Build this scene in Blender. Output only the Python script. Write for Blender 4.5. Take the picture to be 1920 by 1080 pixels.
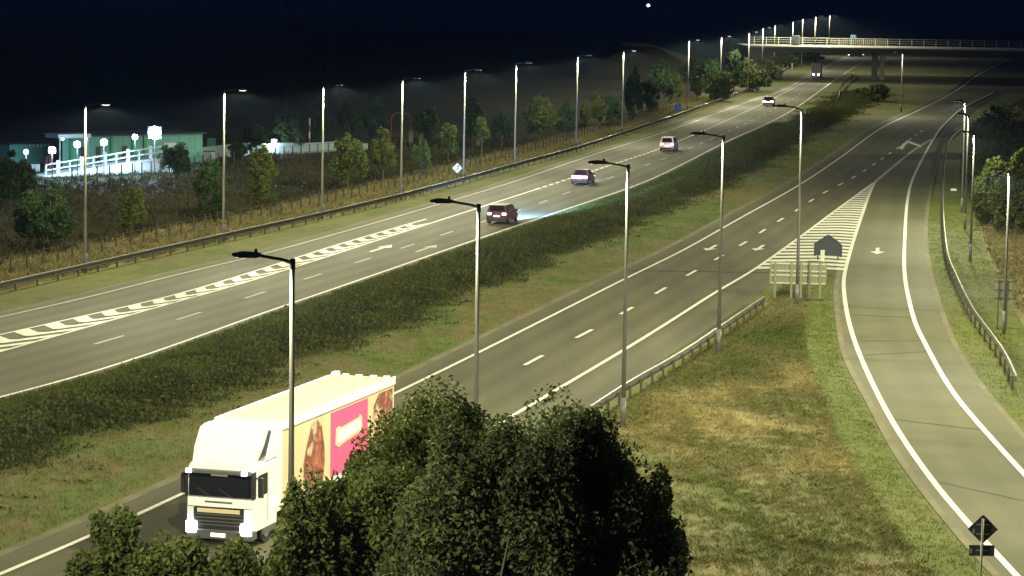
import bpy, math, random
import numpy as np
from mathutils import Vector, Matrix

for o in list(bpy.data.objects): bpy.data.objects.remove(o)
scene = bpy.context.scene
col = scene.collection
R_ = math.radians

# ------------------------------------------------------------------ camera
F, CH, ROLL, Y0 = 5150.0, 19.0, 0.0155, -12.0
PITCH = math.atan((540 - Y0) / F)
_f = np.array([0, math.cos(PITCH), -math.sin(PITCH)]); _r = np.array([1., 0, 0]); _u = np.cross(_r, _f)
_c, _s = math.cos(ROLL), math.sin(ROLL)
CR, CU = _c * _r + _s * _u, -_s * _r + _c * _u
cam = bpy.data.cameras.new('camera')
cam.sensor_width = 36.0; cam.lens = F / 1920 * 36
cam.clip_start = 1.0; cam.clip_end = 20000
cam_ob = bpy.data.objects.new('camera', cam); col.objects.link(cam_ob)
m = Matrix.Identity(4)
for i in range(3):
    m[i][0] = CR[i]; m[i][1] = CU[i]; m[i][2] = -_f[i]
m[2][3] = CH
cam_ob.matrix_world = m
scene.camera = cam_ob

# ------------------------------------------------------------------ night sky and exposure
world = bpy.data.worlds.new('World'); scene.world = world; world.use_nodes = True
wn = world.node_tree; bg = wn.nodes['Background']
bg.inputs[0].default_value = (0.014, 0.028, 0.070, 1); bg.inputs[1].default_value = 0.75
scene.view_settings.view_transform = 'Standard'; scene.view_settings.look = 'None'
scene.view_settings.exposure = 0.0; scene.view_settings.gamma = 1.0
try:
    scene.cycles.use_denoising = True
    scene.cycles.denoiser = 'OPENIMAGEDENOISE'
    scene.cycles.use_light_tree = True
    scene.cycles.max_bounces = 4; scene.cycles.diffuse_bounces = 2; scene.cycles.transparent_max_bounces = 6
    scene.cycles.sample_clamp_indirect = 4.0
    scene.cycles.volume_step_rate = 4
except Exception as e:
    print(e)
LAMP_W = 4200.0
LAMP_COL = (1.0, 0.95, 0.60)
STREET = None

# ------------------------------------------------------------------ ground points from measured image points
def G(u, v, z=0.0):
    d = _f + (u - 960) / F * CR + (540 - v) / F * CU
    t = (z - CH) / d[2]
    p = np.array([0, 0, CH]) + t * d
    return np.array([p[0], p[1]])
def scale_at(y): return F / (y * math.cos(PITCH))
def curve(px, extra=(), step=3.0):
    P = [G(*p) for p in px] + [np.array(e, float) for e in extra]
    P = np.array(sorted(P, key=lambda q: q[1])) if P[0][1] < P[-1][1] else np.array(sorted(P, key=lambda q: -q[1]))
    if P[0][1] > P[-1][1]: P = P[::-1]
    Q = [2 * P[0] - P[1]] + list(P) + [2 * P[-1] - P[-2]]
    out = []
    for i in range(1, len(Q) - 2):
        a, b, c, d = Q[i - 1], Q[i], Q[i + 1], Q[i + 2]
        n = max(1, int(np.linalg.norm(c - b) / step))
        for k in range(n):
            t = k / n
            out.append(.5 * (2 * b + (c - a) * t + (2 * a - 5 * b + 4 * c - d) * t * t + (3 * b - a - 3 * c + d) * t ** 3))
    out.append(Q[-2]); out = np.array(out)
    L = np.concatenate([[0], np.cumsum(np.linalg.norm(np.diff(out, axis=0), axis=1))])
    s = np.arange(0, L[-1], step)
    out = np.stack([np.interp(s, L, out[:, 0]), np.interp(s, L, out[:, 1])], 1)
    for _ in range(4):
        out[1:-1] = (out[:-2] + 2 * out[1:-1] + out[2:]) / 4
    return out
def tang(c):
    t = np.gradient(c, axis=0); return t / np.linalg.norm(t, axis=1)[:, None]
def off(c, d):
    t = tang(c); return c + np.stack([t[:, 1], -t[:, 0]], 1) * (np.asarray(d)[:, None] if np.ndim(d) else d)
def arclen(c): return np.concatenate([[0], np.cumsum(np.linalg.norm(np.diff(c, axis=0), axis=1))])
def at_s(c, s):
    L = arclen(c); x = np.interp(s, L, c[:, 0]); y = np.interp(s, L, c[:, 1])
    t = tang(c); tx = np.interp(s, L, t[:, 0]); ty = np.interp(s, L, t[:, 1])
    return np.array([x, y]), np.array([tx, ty]) / math.hypot(tx, ty)
def x_at(c, y): return float(np.interp(y, c[:, 1], c[:, 0]))

# ------------------------------------------------------------------ tagging and objects
def tag(o, label=None, cat=None, group=None, kind=None):
    if label: o['label'] = label
    if cat: o['category'] = cat
    if group: o['group'] = group
    if kind: o['kind'] = kind
    return o
def empty(name, loc, rz=0.0, label=None, cat=None, group=None):
    o = bpy.data.objects.new(name, None); col.objects.link(o)
    o.location = loc; o.rotation_euler = (0, 0, rz); o.empty_display_size = .3
    return tag(o, label, cat, group)
def copy_tree(o, parent=None):
    c = o.copy(); col.objects.link(c); c.parent = parent
    for ch in [x for x in o.children]: copy_tree(ch, c)
    return c
class MB:
    def __init__(s): s.v = []; s.f = []; s.smooth = False
    def add(s, vs, fs):
        n = len(s.v); s.v += [tuple(map(float, p)) for p in vs]; s.f += [tuple(n + i for i in f) for f in fs]; return s
    def box(s, x0, x1, y0, y1, z0, z1):
        return s.add([(x0,y0,z0),(x1,y0,z0),(x1,y1,z0),(x0,y1,z0),(x0,y0,z1),(x1,y0,z1),(x1,y1,z1),(x0,y1,z1)],
                     [(0,3,2,1),(4,5,6,7),(0,1,5,4),(1,2,6,5),(2,3,7,6),(3,0,4,7)])
    def bbox(s, x0, x1, y0, y1, z0, z1, b=.03):   # box with all vertical and top edges chamfered
        pts = lambda x0, x1, y0, y1, z, b: [(x0+b,y0,z),(x1-b,y0,z),(x1,y0+b,z),(x1,y1-b,z),(x1-b,y1,z),(x0+b,y1,z),(x0,y1-b,z),(x0,y0+b,z)]
        return s.loft([pts(x0,x1,y0,y1,z0,b), pts(x0,x1,y0,y1,z1-b,b), pts(x0+b,x1-b,y0+b,y1-b,z1,b)])
    def loft(s, secs, cap=True, closed=True):
        n = len(secs[0]); vs = [p for q in secs for p in q]; fs = []
        for i in range(len(secs) - 1):
            for k in range(n if closed else n - 1):
                a = i * n + k; b = i * n + (k + 1) % n
                fs.append((a, b, b + n, a + n))
        if cap: fs.append(tuple(range(n - 1, -1, -1))); fs.append(tuple((len(secs) - 1) * n + k for k in range(n)))
        return s.add(vs, fs)
    def tube(s, pts, rad, n=8):
        pts = [Vector(p) for p in pts]; secs = []
        rad = rad if hasattr(rad, '__len__') else [rad] * len(pts)
        for i, p in enumerate(pts):
            d = (pts[min(i + 1, len(pts) - 1)] - pts[max(i - 1, 0)]).normalized()
            a = d.orthogonal().normalized() if abs(d.z) < .9 else Vector((1, 0, 0)); a = (a - d * a.dot(d)).normalized()
            if i and secs: 
                a = (pa - d * pa.dot(d)).normalized()
            pa = a; b = d.cross(a)
            secs.append([tuple(p + (a * math.cos(2*math.pi*k/n) + b * math.sin(2*math.pi*k/n)) * rad[i]) for k in range(n)])
        return s.loft(secs)
    def cyl(s, c, r, h, axis='x', n=16, r2=None):
        secs = []
        for t, rr in ((-h/2, r), (h/2, r2 or r)):
            q = []
            for k in range(n):
                a, b = rr*math.cos(2*math.pi*k/n), rr*math.sin(2*math.pi*k/n)
                q.append((c[0]+t, c[1]+a, c[2]+b) if axis == 'x' else (c[0]+a, c[1]+t, c[2]+b) if axis == 'y' else (c[0]+a, c[1]+b, c[2]+t))
            secs.append(q)
        return s.loft(secs)
    def quad(s, a, b, c, d): return s.add([a, b, c, d], [(0, 1, 2, 3)])
    def poly(s, pts): return s.add(pts, [tuple(range(len(pts)))])
    def prism(s, pts, off3):    # closed polygon extruded by a vector
        q = [tuple(np.array(p) + np.array(off3)) for p in pts]
        return s.loft([list(pts), q])
    def build(s, name, mt, parent=None, smooth=False):
        me = bpy.data.meshes.new(name); me.from_pydata(s.v, [], s.f)
        bm_fix(me)
        me.materials.append(mt)
        if smooth: me.shade_smooth()
        o = bpy.data.objects.new(name, me); col.objects.link(o); o.parent = parent
        return o
def bm_fix(me):
    import bmesh
    b = bmesh.new(); b.from_mesh(me); bmesh.ops.recalc_face_normals(b, faces=b.faces); b.to_mesh(me); b.free()
def np_mesh(name, V, n, mt, parent=None):   # V: (count*n,3) -> count separate n-gons
    me = bpy.data.meshes.new(name); cnt = len(V) // n
    me.vertices.add(len(V)); me.vertices.foreach_set('co', V.astype(np.float32).ravel())
    me.loops.add(len(V)); me.loops.foreach_set('vertex_index', np.arange(len(V), dtype=np.int32))
    me.polygons.add(cnt); me.polygons.foreach_set('loop_start', np.arange(0, len(V), n, dtype=np.int32))
    try: me.polygons.foreach_set('loop_total', np.full(cnt, n, dtype=np.int32))
    except Exception: pass
    me.update(); me.validate(); me.materials.append(mt)
    o = bpy.data.objects.new(name, me); col.objects.link(o); o.parent = parent
    return o

# ------------------------------------------------------------------ materials
M = {}
def tracks(name, amp=.17, period=1.86, phase=.4):
    mt = M[name]; nt = mt.node_tree; N, L = nt.nodes, nt.links; b = N['Principled BSDF']; src = b.inputs['Base Color'].links[0].from_socket
    at = N.new('ShaderNodeAttribute'); at.attribute_name = 'lat'
    a = N.new('ShaderNodeMath'); a.operation = 'MULTIPLY_ADD'; a.inputs[1].default_value = 2*math.pi/period; a.inputs[2].default_value = phase; L.new(at.outputs['Fac'], a.inputs[0])
    c = N.new('ShaderNodeMath'); c.operation = 'SINE'; L.new(a.outputs[0], c.inputs[0])
    geo = N.new('ShaderNodeNewGeometry'); n = N.new('ShaderNodeTexNoise'); n.inputs['Scale'].default_value = .05; L.new(geo.outputs['Position'], n.inputs['Vector'])
    d = N.new('ShaderNodeMath'); d.operation = 'MULTIPLY'; L.new(c.outputs[0], d.inputs[0]); L.new(n.outputs['Fac'], d.inputs[1])
    e = N.new('ShaderNodeMath'); e.operation = 'MULTIPLY_ADD'; e.inputs[1].default_value = amp * 2; e.inputs[2].default_value = 1.0; L.new(d.outputs[0], e.inputs[0])
    v = N.new('ShaderNodeVectorMath'); v.operation = 'SCALE'; L.new(src, v.inputs[0]); L.new(e.outputs[0], v.inputs['Scale']); L.new(v.outputs[0], b.inputs['Base Color'])
def base_mat(name):
    mt = bpy.data.materials.new(name); mt.use_nodes = True
    M[name] = mt; return mt, mt.node_tree, mt.node_tree.nodes['Principled BSDF']
def plain(name, c, rough=.5, metal=0., noise=.12, scale=3.0, coat=0):
    mt, nt, b = base_mat(name); N, L = nt.nodes, nt.links
    tc = N.new('ShaderNodeTexCoord'); n = N.new('ShaderNodeTexNoise'); n.inputs['Scale'].default_value = scale; n.inputs['Detail'].default_value = 5
    L.new(tc.outputs['Object'], n.inputs['Vector'])
    mx = N.new('ShaderNodeMix'); mx.data_type = 'RGBA'
    mx.inputs[6].default_value = (*[x * (1 - noise) for x in c], 1); mx.inputs[7].default_value = (*[min(1, x * (1 + noise)) for x in c], 1)
    L.new(n.outputs['Fac'], mx.inputs[0]); L.new(mx.outputs[2], b.inputs['Base Color'])
    b.inputs['Roughness'].default_value = rough; b.inputs['Metallic'].default_value = metal
    if coat: b.inputs['Coat Weight'].default_value = coat
    return mt
def glow(name, c, k):
    mt, nt, b = base_mat(name)
    b.inputs['Base Color'].default_value = (*[min(1, x * .8) for x in c], 1)
    b.inputs['Emission Color'].default_value = (*c, 1); b.inputs['Emission Strength'].default_value = k
    return mt
def patchy(name, cols, scales=(.15, 1.2, 9.0), weights=(1., .7, .5), rot=R_(13), stretch=(1, .6, 1), rough=.95, bump=.0, bscale=8., contrast=(.35, .65)):
    mt, nt, b = base_mat(name); N, L = nt.nodes, nt.links
    geo = N.new('ShaderNodeNewGeometry'); mp = N.new('ShaderNodeMapping'); mp.inputs['Rotation'].default_value = (0, 0, rot)
    mp.inputs['Scale'].default_value = stretch
    L.new(geo.outputs['Position'], mp.inputs['Vector'])
    acc = None
    for sc, w in zip(scales, weights):
        n = N.new('ShaderNodeTexNoise'); n.inputs['Scale'].default_value = sc; n.inputs['Detail'].default_value = 4
        L.new(mp.outputs[0], n.inputs['Vector'])
        k = N.new('ShaderNodeMath'); k.operation = 'MULTIPLY'; k.inputs[1].default_value = w / sum(weights); L.new(n.outputs['Fac'], k.inputs[0])
        if acc is None: acc = k
        else:
            a = N.new('ShaderNodeMath'); a.operation = 'ADD'; L.new(acc.outputs[0], a.inputs[0]); L.new(k.outputs[0], a.inputs[1]); acc = a
    cr = N.new('ShaderNodeValToRGB'); e = cr.color_ramp.elements
    lo, hi = contrast
    while len(e) < len(cols): e.new(.5)
    for i, c in enumerate(cols):
        e[i].position = lo + (hi - lo) * i / (len(cols) - 1); e[i].color = (*c, 1)
    L.new(acc.outputs[0], cr.inputs[0]); L.new(cr.outputs[0], b.inputs['Base Color'])
    b.inputs['Roughness'].default_value = rough
    b.inputs['Specular IOR Level'].default_value = .25
    if bump:
        n = N.new('ShaderNodeTexNoise'); n.inputs['Scale'].default_value = bscale; n.inputs['Detail'].default_value = 4
        L.new(geo.outputs['Position'], n.inputs['Vector'])
        bp = N.new('ShaderNodeBump'); bp.inputs['Strength'].default_value = bump; bp.inputs['Distance'].default_value = .1
        L.new(n.outputs['Fac'], bp.inputs['Height']); L.new(bp.outputs[0], b.inputs['Normal'])
    return mt
patchy('field', [(.020,.022,.010), (.036,.032,.015), (.052,.048,.020), (.030,.034,.012)], scales=(.06,.4,3), weights=(1,1,.6), stretch=(.5,1.3,1), bump=.6)
patchy('blade_field', [(.026,.030,.012), (.050,.046,.020), (.075,.065,.028)], scales=(.06,.4,3))
patchy('green', [(.070,.092,.012), (.100,.125,.018), (.15,.15,.040)], bump=.3)
patchy('verge', [(.060,.090,.014), (.100,.125,.020), (.16,.15,.05), (.085,.105,.02)], scales=(.15,.8,4), weights=(1,1,.8), bump=.6)
patchy('median', [(.075,.112,.016), (.105,.135,.026), (.160,.130,.052), (.110,.145,.026)], scales=(.10,.5,5), weights=(1,.9,.5), stretch=(1,.35,1), bump=.5)
patchy('tan', [(.085,.105,.028), (.19,.170,.070), (.30,.255,.115)], bump=.6)
BANKC = dict(cols=[(.075,.105,.022), (.115,.128,.036), (.170,.160,.060), (.330,.280,.125), (.180,.155,.064)], scales=(.11,.3,1.5), weights=(1.4,.9,.35), stretch=(1,.5,1), contrast=(.30,.72))
patchy('bank', bump=.3, **BANKC)
patchy('blade_bank', **BANKC)
patchy('asphalt', [(.070,.065,.043), (.094,.089,.053), (.118,.112,.063)], scales=(.5,.12,14), weights=(1,.8,.35), stretch=(1,.045,1), rough=.8, bump=.15, bscale=30)
patchy('asphalt_dark', [(.074,.067,.043), (.098,.090,.052), (.120,.112,.060)], scales=(.5,.12,14), weights=(1,.8,.35), stretch=(1,.045,1), rough=.8, bump=.15, bscale=30)
patchy('slip', [(.092,.090,.050), (.118,.115,.060), (.142,.137,.072)], scales=(.10,.4,14), weights=(1,.7,.4), rot=0, stretch=(.7,.7,1), rough=.85, bump=.15, bscale=30)
tracks('asphalt', .14); tracks('asphalt_dark', .10, phase=1.0); tracks('slip', .06, 1.9, 2.0)
patchy('paint', [(.26,.25,.20), (.60,.59,.50), (.74,.73,.62), (.80,.79,.68)], scales=(.6,4,14), weights=(.8,1,1), rough=.6, contrast=(.30,.56))
patchy('paint_worn', [(.20,.19,.14), (.42,.41,.32), (.58,.56,.44)], scales=(.3,3,20), weights=(.5,1,1), rough=.7, contrast=(.3,.6))
plain('joint', (.05,.047,.035), .9)
patchy('concrete', [(.19,.16,.10), (.27,.24,.15), (.33,.29,.19)], scales=(.4,2,12), rough=.9)
patchy('kerb', [(.11,.10,.06), (.17,.155,.095), (.23,.21,.13)], scales=(.4,1.2,12), rough=.9)
def leafmat(name, c1, c2, trans=.25, sc=1.3):
    mt, nt, b = base_mat(name); N, L = nt.nodes, nt.links
    geo = N.new('ShaderNodeNewGeometry'); n = N.new('ShaderNodeTexNoise'); n.inputs['Scale'].default_value = sc; n.inputs['Detail'].default_value = 5
    L.new(geo.outputs['Position'], n.inputs['Vector'])
    ad = N.new('ShaderNodeMath'); ad.operation = 'ADD'; L.new(n.outputs['Fac'], ad.inputs[0])
    ri = N.new('ShaderNodeMath'); ri.operation = 'MULTIPLY_ADD'; L.new(geo.outputs['Random Per Island'], ri.inputs[0]); ri.inputs[1].default_value = .5; ri.inputs[2].default_value = -.25
    L.new(ri.outputs[0], ad.inputs[1])
    cr = N.new('ShaderNodeValToRGB'); cr.color_ramp.elements[0].position = .3; cr.color_ramp.elements[1].position = .75
    cr.color_ramp.elements[0].color = (*c1, 1); cr.color_ramp.elements[1].color = (*c2, 1)
    L.new(ad.outputs[0], cr.inputs[0]); L.new(cr.outputs[0], b.inputs['Base Color']); b.inputs['Roughness'].default_value = .85
    b.inputs['Specular IOR Level'].default_value = .12
    tr = N.new('ShaderNodeBsdfTranslucent'); L.new(cr.outputs[0], tr.inputs['Color'])
    ms = N.new('ShaderNodeMixShader'); ms.inputs[0].default_value = trans
    L.new(b.outputs[0], ms.inputs[1]); L.new(tr.outputs[0], ms.inputs[2]); L.new(ms.outputs[0], N['Material Output'].inputs['Surface'])
    return mt
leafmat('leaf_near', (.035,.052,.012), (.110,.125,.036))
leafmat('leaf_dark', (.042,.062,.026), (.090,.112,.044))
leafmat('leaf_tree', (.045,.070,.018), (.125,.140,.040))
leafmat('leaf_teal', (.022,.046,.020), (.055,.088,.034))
leafmat('scrub', (.030,.036,.011), (.085,.095,.024), sc=.35)
leafmat('blade_green', (.050,.070,.015), (.10,.115,.030), sc=.6)
leafmat('blade_tan', (.125,.118,.048), (.34,.29,.14), sc=.6)

plain('bark', (.07,.055,.035), .9, scale=9, noise=.4)
plain('galv', (.34,.34,.31), .5, .3)
plain('pole_steel', (.12,.12,.11), .45, .1)
plain('pole_pale', (.30,.29,.26), .5, .1)
plain('head_grey', (.07,.085,.10), .6)
plain('lamp_lens', (.6,.6,.55), .3)
plain('timber', (.060,.045,.028), .9, noise=.3, scale=8)
plain('rail_shaded_steel', (.055,.055,.045), .7, .0, scale=.7)  # dark tone carries the shadow on the back of the barrier
plain('sign_back', (.135,.14,.085), .55, .1)
plain('sign_dark', (.034,.042,.056), .6, .0)
plain('sign_white', (.8,.8,.7), .5)
plain('sign_black', (.015,.015,.015), .5)
plain('sign_blue', (.06,.20,.75), .5)
plain('paint_blue2', (.02,.07,.12), .6)
plain('steel_dark', (.05,.055,.06), .6, .4)
plain('bridge_concrete', (.11,.10,.08), .9, noise=.25, scale=.6)
plain('deck', (.30,.30,.26), .9)
plain('truck_white', (.90,.92,1.0), .45, scale=1.5, noise=.03)
plain('truck_roof', (.80,.74,.52), .6, scale=1.0, noise=.1)
plain('truck_pink', (.85,.10,.30), .5, noise=.05)
plain('truck_cream', (.72,.60,.40), .5, scale=2)
plain('truck_grey', (.10,.10,.105), .5)
plain('truck_black', (.02,.02,.022), .5)
patchy('picture', [(.62,.45,.26), (.50,.16,.10), (.16,.05,.05), (.70,.52,.36), (.48,.14,.12)], scales=(.7,2.0,5), weights=(1,1,.4), stretch=(1,1,1), rough=.5, contrast=(.32,.68))
plain('glass_dark', (.012,.014,.02), .12, scale=2)
plain('tyre', (.018,.018,.018), .9)
plain('rim', (.35,.35,.35), .35, .7)
plain('plate', (.7,.66,.35), .5)
for nm, c in dict(paint_maroon=(.065,.014,.022), paint_red=(.16,.015,.022), paint_white=(.66,.60,.62), paint_darkred=(.05,.012,.018), paint_silver=(.24,.25,.34), paint_blue=(.18,.45,.60)).items():
    plain(nm, c, .5, .05, coat=.1, noise=.04)
plain('plastic_black', (.02,.02,.02), .6)
glow('tail_glow', (1., .30, .26), 7.0)
glow('tail_white', (1., .82, .84), 4.0)
glow('head_glow', (.80, .87, 1.), 30.0)
glow('marker_glow', (.75, .85, 1.), 10.0)
glow('warm_glow', (1., .97, .88), 3.0)
glow('flood_glow', (.72, .86, 1.), 60.0)
glow('flood_big', (.62, .80, 1.), 90.0)
glow('street_glow', (1., .96, .80), 1.5)
glow('lightbox', (.9, .92, .9), 2.2)
glow('far_glow', (.62, .68, 1.), 5.0)
plain('clad_teal', (.13,.38,.36), .5, .1, scale=1)
plain('clad_green', (.03,.34,.10), .5)
plain('compound_white', (.60,.66,.72), .7)
plain('compound_path', (.50,.54,.58), .9, scale=.8, noise=.2)
plain('hoarding', (.22,.30,.34), .8, scale=.6, noise=.25)
plain('pipe_red', (.30,.05,.04), .6)

# ------------------------------------------------------------------ traced road lines (image points of the markings)
cA = curve([(0,551),(160,514),(419,455),(604,413),(752,377),(870,345),(965,318),(1082,285),(1169,256),(1280,218),(1400,173),(1440,155),(1500,114)], [(103,930)])
cB = curve([(0,595),(160,559),(320,518),(480,480),(640,436),(800,390),(960,342),(1120,288),(1270,240),(1337,215),(1420,185),(1475,167),(1512,144)], [(90,790),(113,930)])
cC = curve([(0,660),(240,592),(480,524),(640,473),(810,418),(1000,357),(1135,313),(1270,266),(1425,197)], [(60,590),(78,700)])
cCt = curve([(0,628),(160,592),(320,556),(480,508),(640,457),(810,408)])
cE = curve([(0,745),(160,703),(320,650),(480,592),(640,537),(900,447),(1075,388),(1200,345),(1280,308),(1360,267),(1480,210),(1570,147)], [(107,845),(124,930)])
cD = curve([(26,690),(194,641),(342,597),(467,557),(575,523),(669,492),(753,466),(827,441),(1005,384),(1051,366),(1096,350)],
           [((x_at(cC, y) + x_at(cE, y)) / 2 + 0.3, y) for y in (330, 400, 480, 570)])
cG = curve([(0,1077),(180,1002),(345,925),(740,738),(900,660),(1180,519),(1280,470),(1390,408),(1497,348),(1575,296),(1653,240)], [(68.5,470),(82,530),(99,610),(113,680),(130,760),(165,920)])
cH = curve([(890,736.5),(998,677),(1088,630),(1167,588),(1232,549),(1291,515.5),(1339,488),(1386,462),(1423,438),(1457,416),(1487,399),(1517,379),(1542,363)], [(37.6,299),(48.6,350),(61,408)])
cI = curve([(918,806),(1168,658),(1280,588),(1350,543),(1405,512),(1493,450),(1560,400),(1642,340)], [(-7.8,90)])
cIJ = curve([(1642,340),(1713,282)], [(58.5,382)])
cJ = curve([(1642,341),(1633,357),(1605,437),(1585,507),(1582,540),(1590,597),(1612,666),(1665,777),(1737,887),(1810,976),(1901,1075)], step=2)
cK = curve([(1755,253),(1717,323),(1702,373),(1696,460),(1697,523),(1713,597),(1728,632),(1781,728),(1848,810),(1918,887)], [(69.5,440),(81,495),(100,575)], step=2)
cLr = curve([(1773,260),(1750,327),(1735,413),(1738,487),(1760,573),(1790,651),(1848,738),(1918,820)], [(72.5,440),(84,495),(103,575)], step=2)
cM = curve([(1585,484),(1572,530),(1572,573),(1588,666),(1636,757),(1689,854),(1761,950),(1838,1041)], [(16.6,84)], step=2)
cN = curve([(1780,273),(1768,373),(1773,480),(1793,540),(1820,597),(1848,637),(1882,685),(1903,733)], [(70,420)], step=2)

# ------------------------------------------------------------------ the setting
def struct(o): return tag(o, kind='structure')
def strip(name, mt, a, b, z, ystep=4.0, y0=None, y1=None):
    """sheet between two curves, matched at equal distance"""
    lo = max(a[0][1], b[0][1]) if y0 is None else y0; hi = min(a[-1][1], b[-1][1]) if y1 is None else y1
    ys = np.arange(lo, hi + ystep, ystep); mb = MB()
    vs = []
    for y in ys: vs += [(x_at(a, y), y, z), (x_at(b, y), y, z)]
    mb.add(vs, [(2*i, 2*i+1, 2*i+3, 2*i+2) for i in range(len(ys) - 1)])
    o = mb.build(name, mt)
    at = o.data.attributes.new('lat', 'FLOAT', 'POINT'); lat = []
    for y in ys: lat += [0.0, abs(x_at(b, y) - x_at(a, y)) * .97]
    at.data.foreach_set('value', lat)
    return struct(o)
g = MB()
xs = np.concatenate([np.linspace(-6000, -300, 6), np.linspace(-200, 300, 26), np.linspace(400, 6000, 6)])
ys = np.concatenate([np.linspace(-200, 1200, 70), np.linspace(1400, 16000, 8)])
g.add([(x, y, -.06) for y in ys for x in xs], [(j*len(xs)+i, j*len(xs)+i+1, (j+1)*len(xs)+i+1, (j+1)*len(xs)+i) for j in range(len(ys)-1) for i in range(len(xs)-1)])
struct(g.build('ground', M['field']))
def ext(c, y=60):     # continue a curve towards the camera
    d = (c[3] - c[0]) / (c[3][1] - c[0][1]); n = max(1, int((c[0][1] - y) / 4))
    pre = [c[0] - d * (c[0][1] - (y + (c[0][1] - y) * i / n)) for i in range(n)]
    return np.vstack([np.array(pre), c]) if c[0][1] > y + 1 else c
cC, cCt = ext(cC, 118), ext(cCt, 118)
cM, cLr, cJ, cK = ext(cM, 78), ext(cLr, 78), ext(cJ, 80), ext(cK, 80)
A_, B_, E_, G_, I_ = ext(cA), ext(cB), ext(cE), ext(cG), ext(cI)
strip('dry_verge', M['tan'], off(A_, -8.0), off(A_, -.5), -.03)
strip('verge_grass', M['verge'], off(A_, -.5), off(B_, -1.3), -.02)
strip('verge_edge', M['kerb'], off(B_, -1.35), off(B_, -1.0), .004)
strip('far_carriageway', M['asphalt'], off(B_, -1.3), off(E_, .45), 0.0)
strip('median_grass', M['median'], off(E_, .45), off(G_, -1.7), -.02)
strip('drain_strip', M['kerb'], off(G_, -1.75), off(G_, -1.3), .006)
shoulder = [G(*p) for p in [(930,868),(1160,730),(1280,650),(1400,572),(1440,535),(1470,512)]]
cIe = np.array([(-4.0, 70.)] + [tuple(p) for p in shoulder])
strip('near_carriageway', M['asphalt_dark'], off(G_, -1.35), cIe, 0.0, y0=62, y1=cIe[-1][1])
yn = cIe[-1][1]
strip('near_carriageway', M['asphalt_dark'], off(G_, -1.35), cK, 0.0, y0=yn, y1=575)
strip('slip_road', M['slip'], cM, cLr, .012, ystep=2, y1=cM[-1][1])
nose_top = cM[-1][1]
# beyond the grass nose the slip road surface starts at the painted line
strip('slip_road', M['slip'], cJ, cLr, .015, ystep=2, y0=nose_top - 3, y1=cJ[-1][1])
strip('slip_road', M['slip'], ext(off(cIJ, 0), cJ[-1][1]), cLr, .018, ystep=2, y0=cJ[-1][1] - 3, y1=cIJ[-1][1])
strip('slip_edge', M['kerb'], off(cM, -.28), off(cM, .02), .016, ystep=2)
strip('slip_edge', M['kerb'], off(cLr, -.05), off(cLr, .25), .016, ystep=2)
strip('bank_grass', M['bank'], cIe, off(cM, -.25), -.025, ystep=2, y0=62, y1=cIe[-1][1] - .01)
strip('nose_grass', M['green'], off(cM, -2.4), off(cM, -.25), -.015, ystep=2)
strip('nose_grass', M['green'], cIe, off(cIe, 1.8), -.018, ystep=2)
strip('slip_verge', M['green'], off(cLr, .2), off(cLr, 4.6), -.02, ystep=2)
fr = off(cLr, 4.6)
strip('dry_slope', M['tan'], fr, off(cLr, 20), -.024, ystep=3, y1=330)

hl = MB(); rngh = random.Random(4); hx = np.linspace(-3500, 3500, 80); hp = []
hh_ = [60 + 30*math.sin(x*.0013) + 18*math.sin(x*.0041+1) + 6*math.sin(x*.013) for x in hx]
hl.loft([[(x, 3900 + 300*math.sin(x*.001), -2) for x in hx], [(x, 4500 + 300*math.sin(x*.001), h*.7) for x, h in zip(hx, hh_)], [(x, 5300, h) for x, h in zip(hx, hh_)], [(x, 6500, -2) for x in hx]], cap=False, closed=False)
struct(hl.build('hills', M['field'], smooth=True))
# painted markings
def ribbon(c, w, z=.02, s0=0, s1=None):
    L = arclen(c); s1 = L[-1] if s1 is None else s1
    ss = np.linspace(s0, s1, max(2, int((s1 - s0) / 2.0) + 1)); vs = []
    for s in ss:
        p, t = at_s(c, s); n = np.array([t[1], -t[0]])
        vs += [(*(p - n * w / 2), z), (*(p + n * w / 2), z)]
    return vs, [(2*i, 2*i+1, 2*i+3, 2*i+2) for i in range(len(ss) - 1)]
def solid(name, c, w, mt='paint', z=.02, **k):
    return struct(MB().add(*ribbon(c, w, z, **k)).build(name, M[mt]))
solid('edge_line', B_, .22, 'paint_worn'); solid('edge_line', E_, .22, 'paint'); solid('edge_line', G_, .22, 'paint')
solid('edge_line', I_, .24, 'paint', .026); solid('edge_line', cJ, .26, 'paint', .026); solid('edge_line', cK, .26, 'paint', .026)
sC = arclen(cC); iS = float(np.interp(268, cC[:, 1], sC))
solid('chevron_border', cC, .22, 'paint', .021, s1=iS); solid('chevron_border', cCt, .20, 'paint', .021)
def dashes(name, c, w, dash, period, phase=0, mt='paint', s0=0, s1=None, z=.02):
    mb = MB(); L = arclen(c)[-1] if s1 is None else s1; s = s0 + phase
    while s + dash < L:
        if s >= s0: mb.add(*ribbon(c, w, z, s, s + dash))
        s += period
    return struct(mb.build(name, M[mt]))
sD0 = float(np.interp(135.5, cD[:, 1], arclen(cD)))
dashes('lane_line', cD, .20, 4.0, 11.9, -2.0 + sD0 - 11.9 * 3 if sD0 > 40 else -2.0 + sD0, 'paint_worn')
sH0 = float(np.interp(130.3, cH[:, 1], arclen(cH)))
dashes('lane_line', cH, .24, 4.0, 12.0, sH0 - 2.0)
dashes('merge_line', cC, .30, 2.0, 3.15, 0, 'paint', s0=iS, s1=iS + 130)
solid('merge_line', cC, .2, 'paint_worn', s0=iS + 130)
dashes('merge_line', cIJ, .36, 2.2, 3.6, 0, z=.026)

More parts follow.
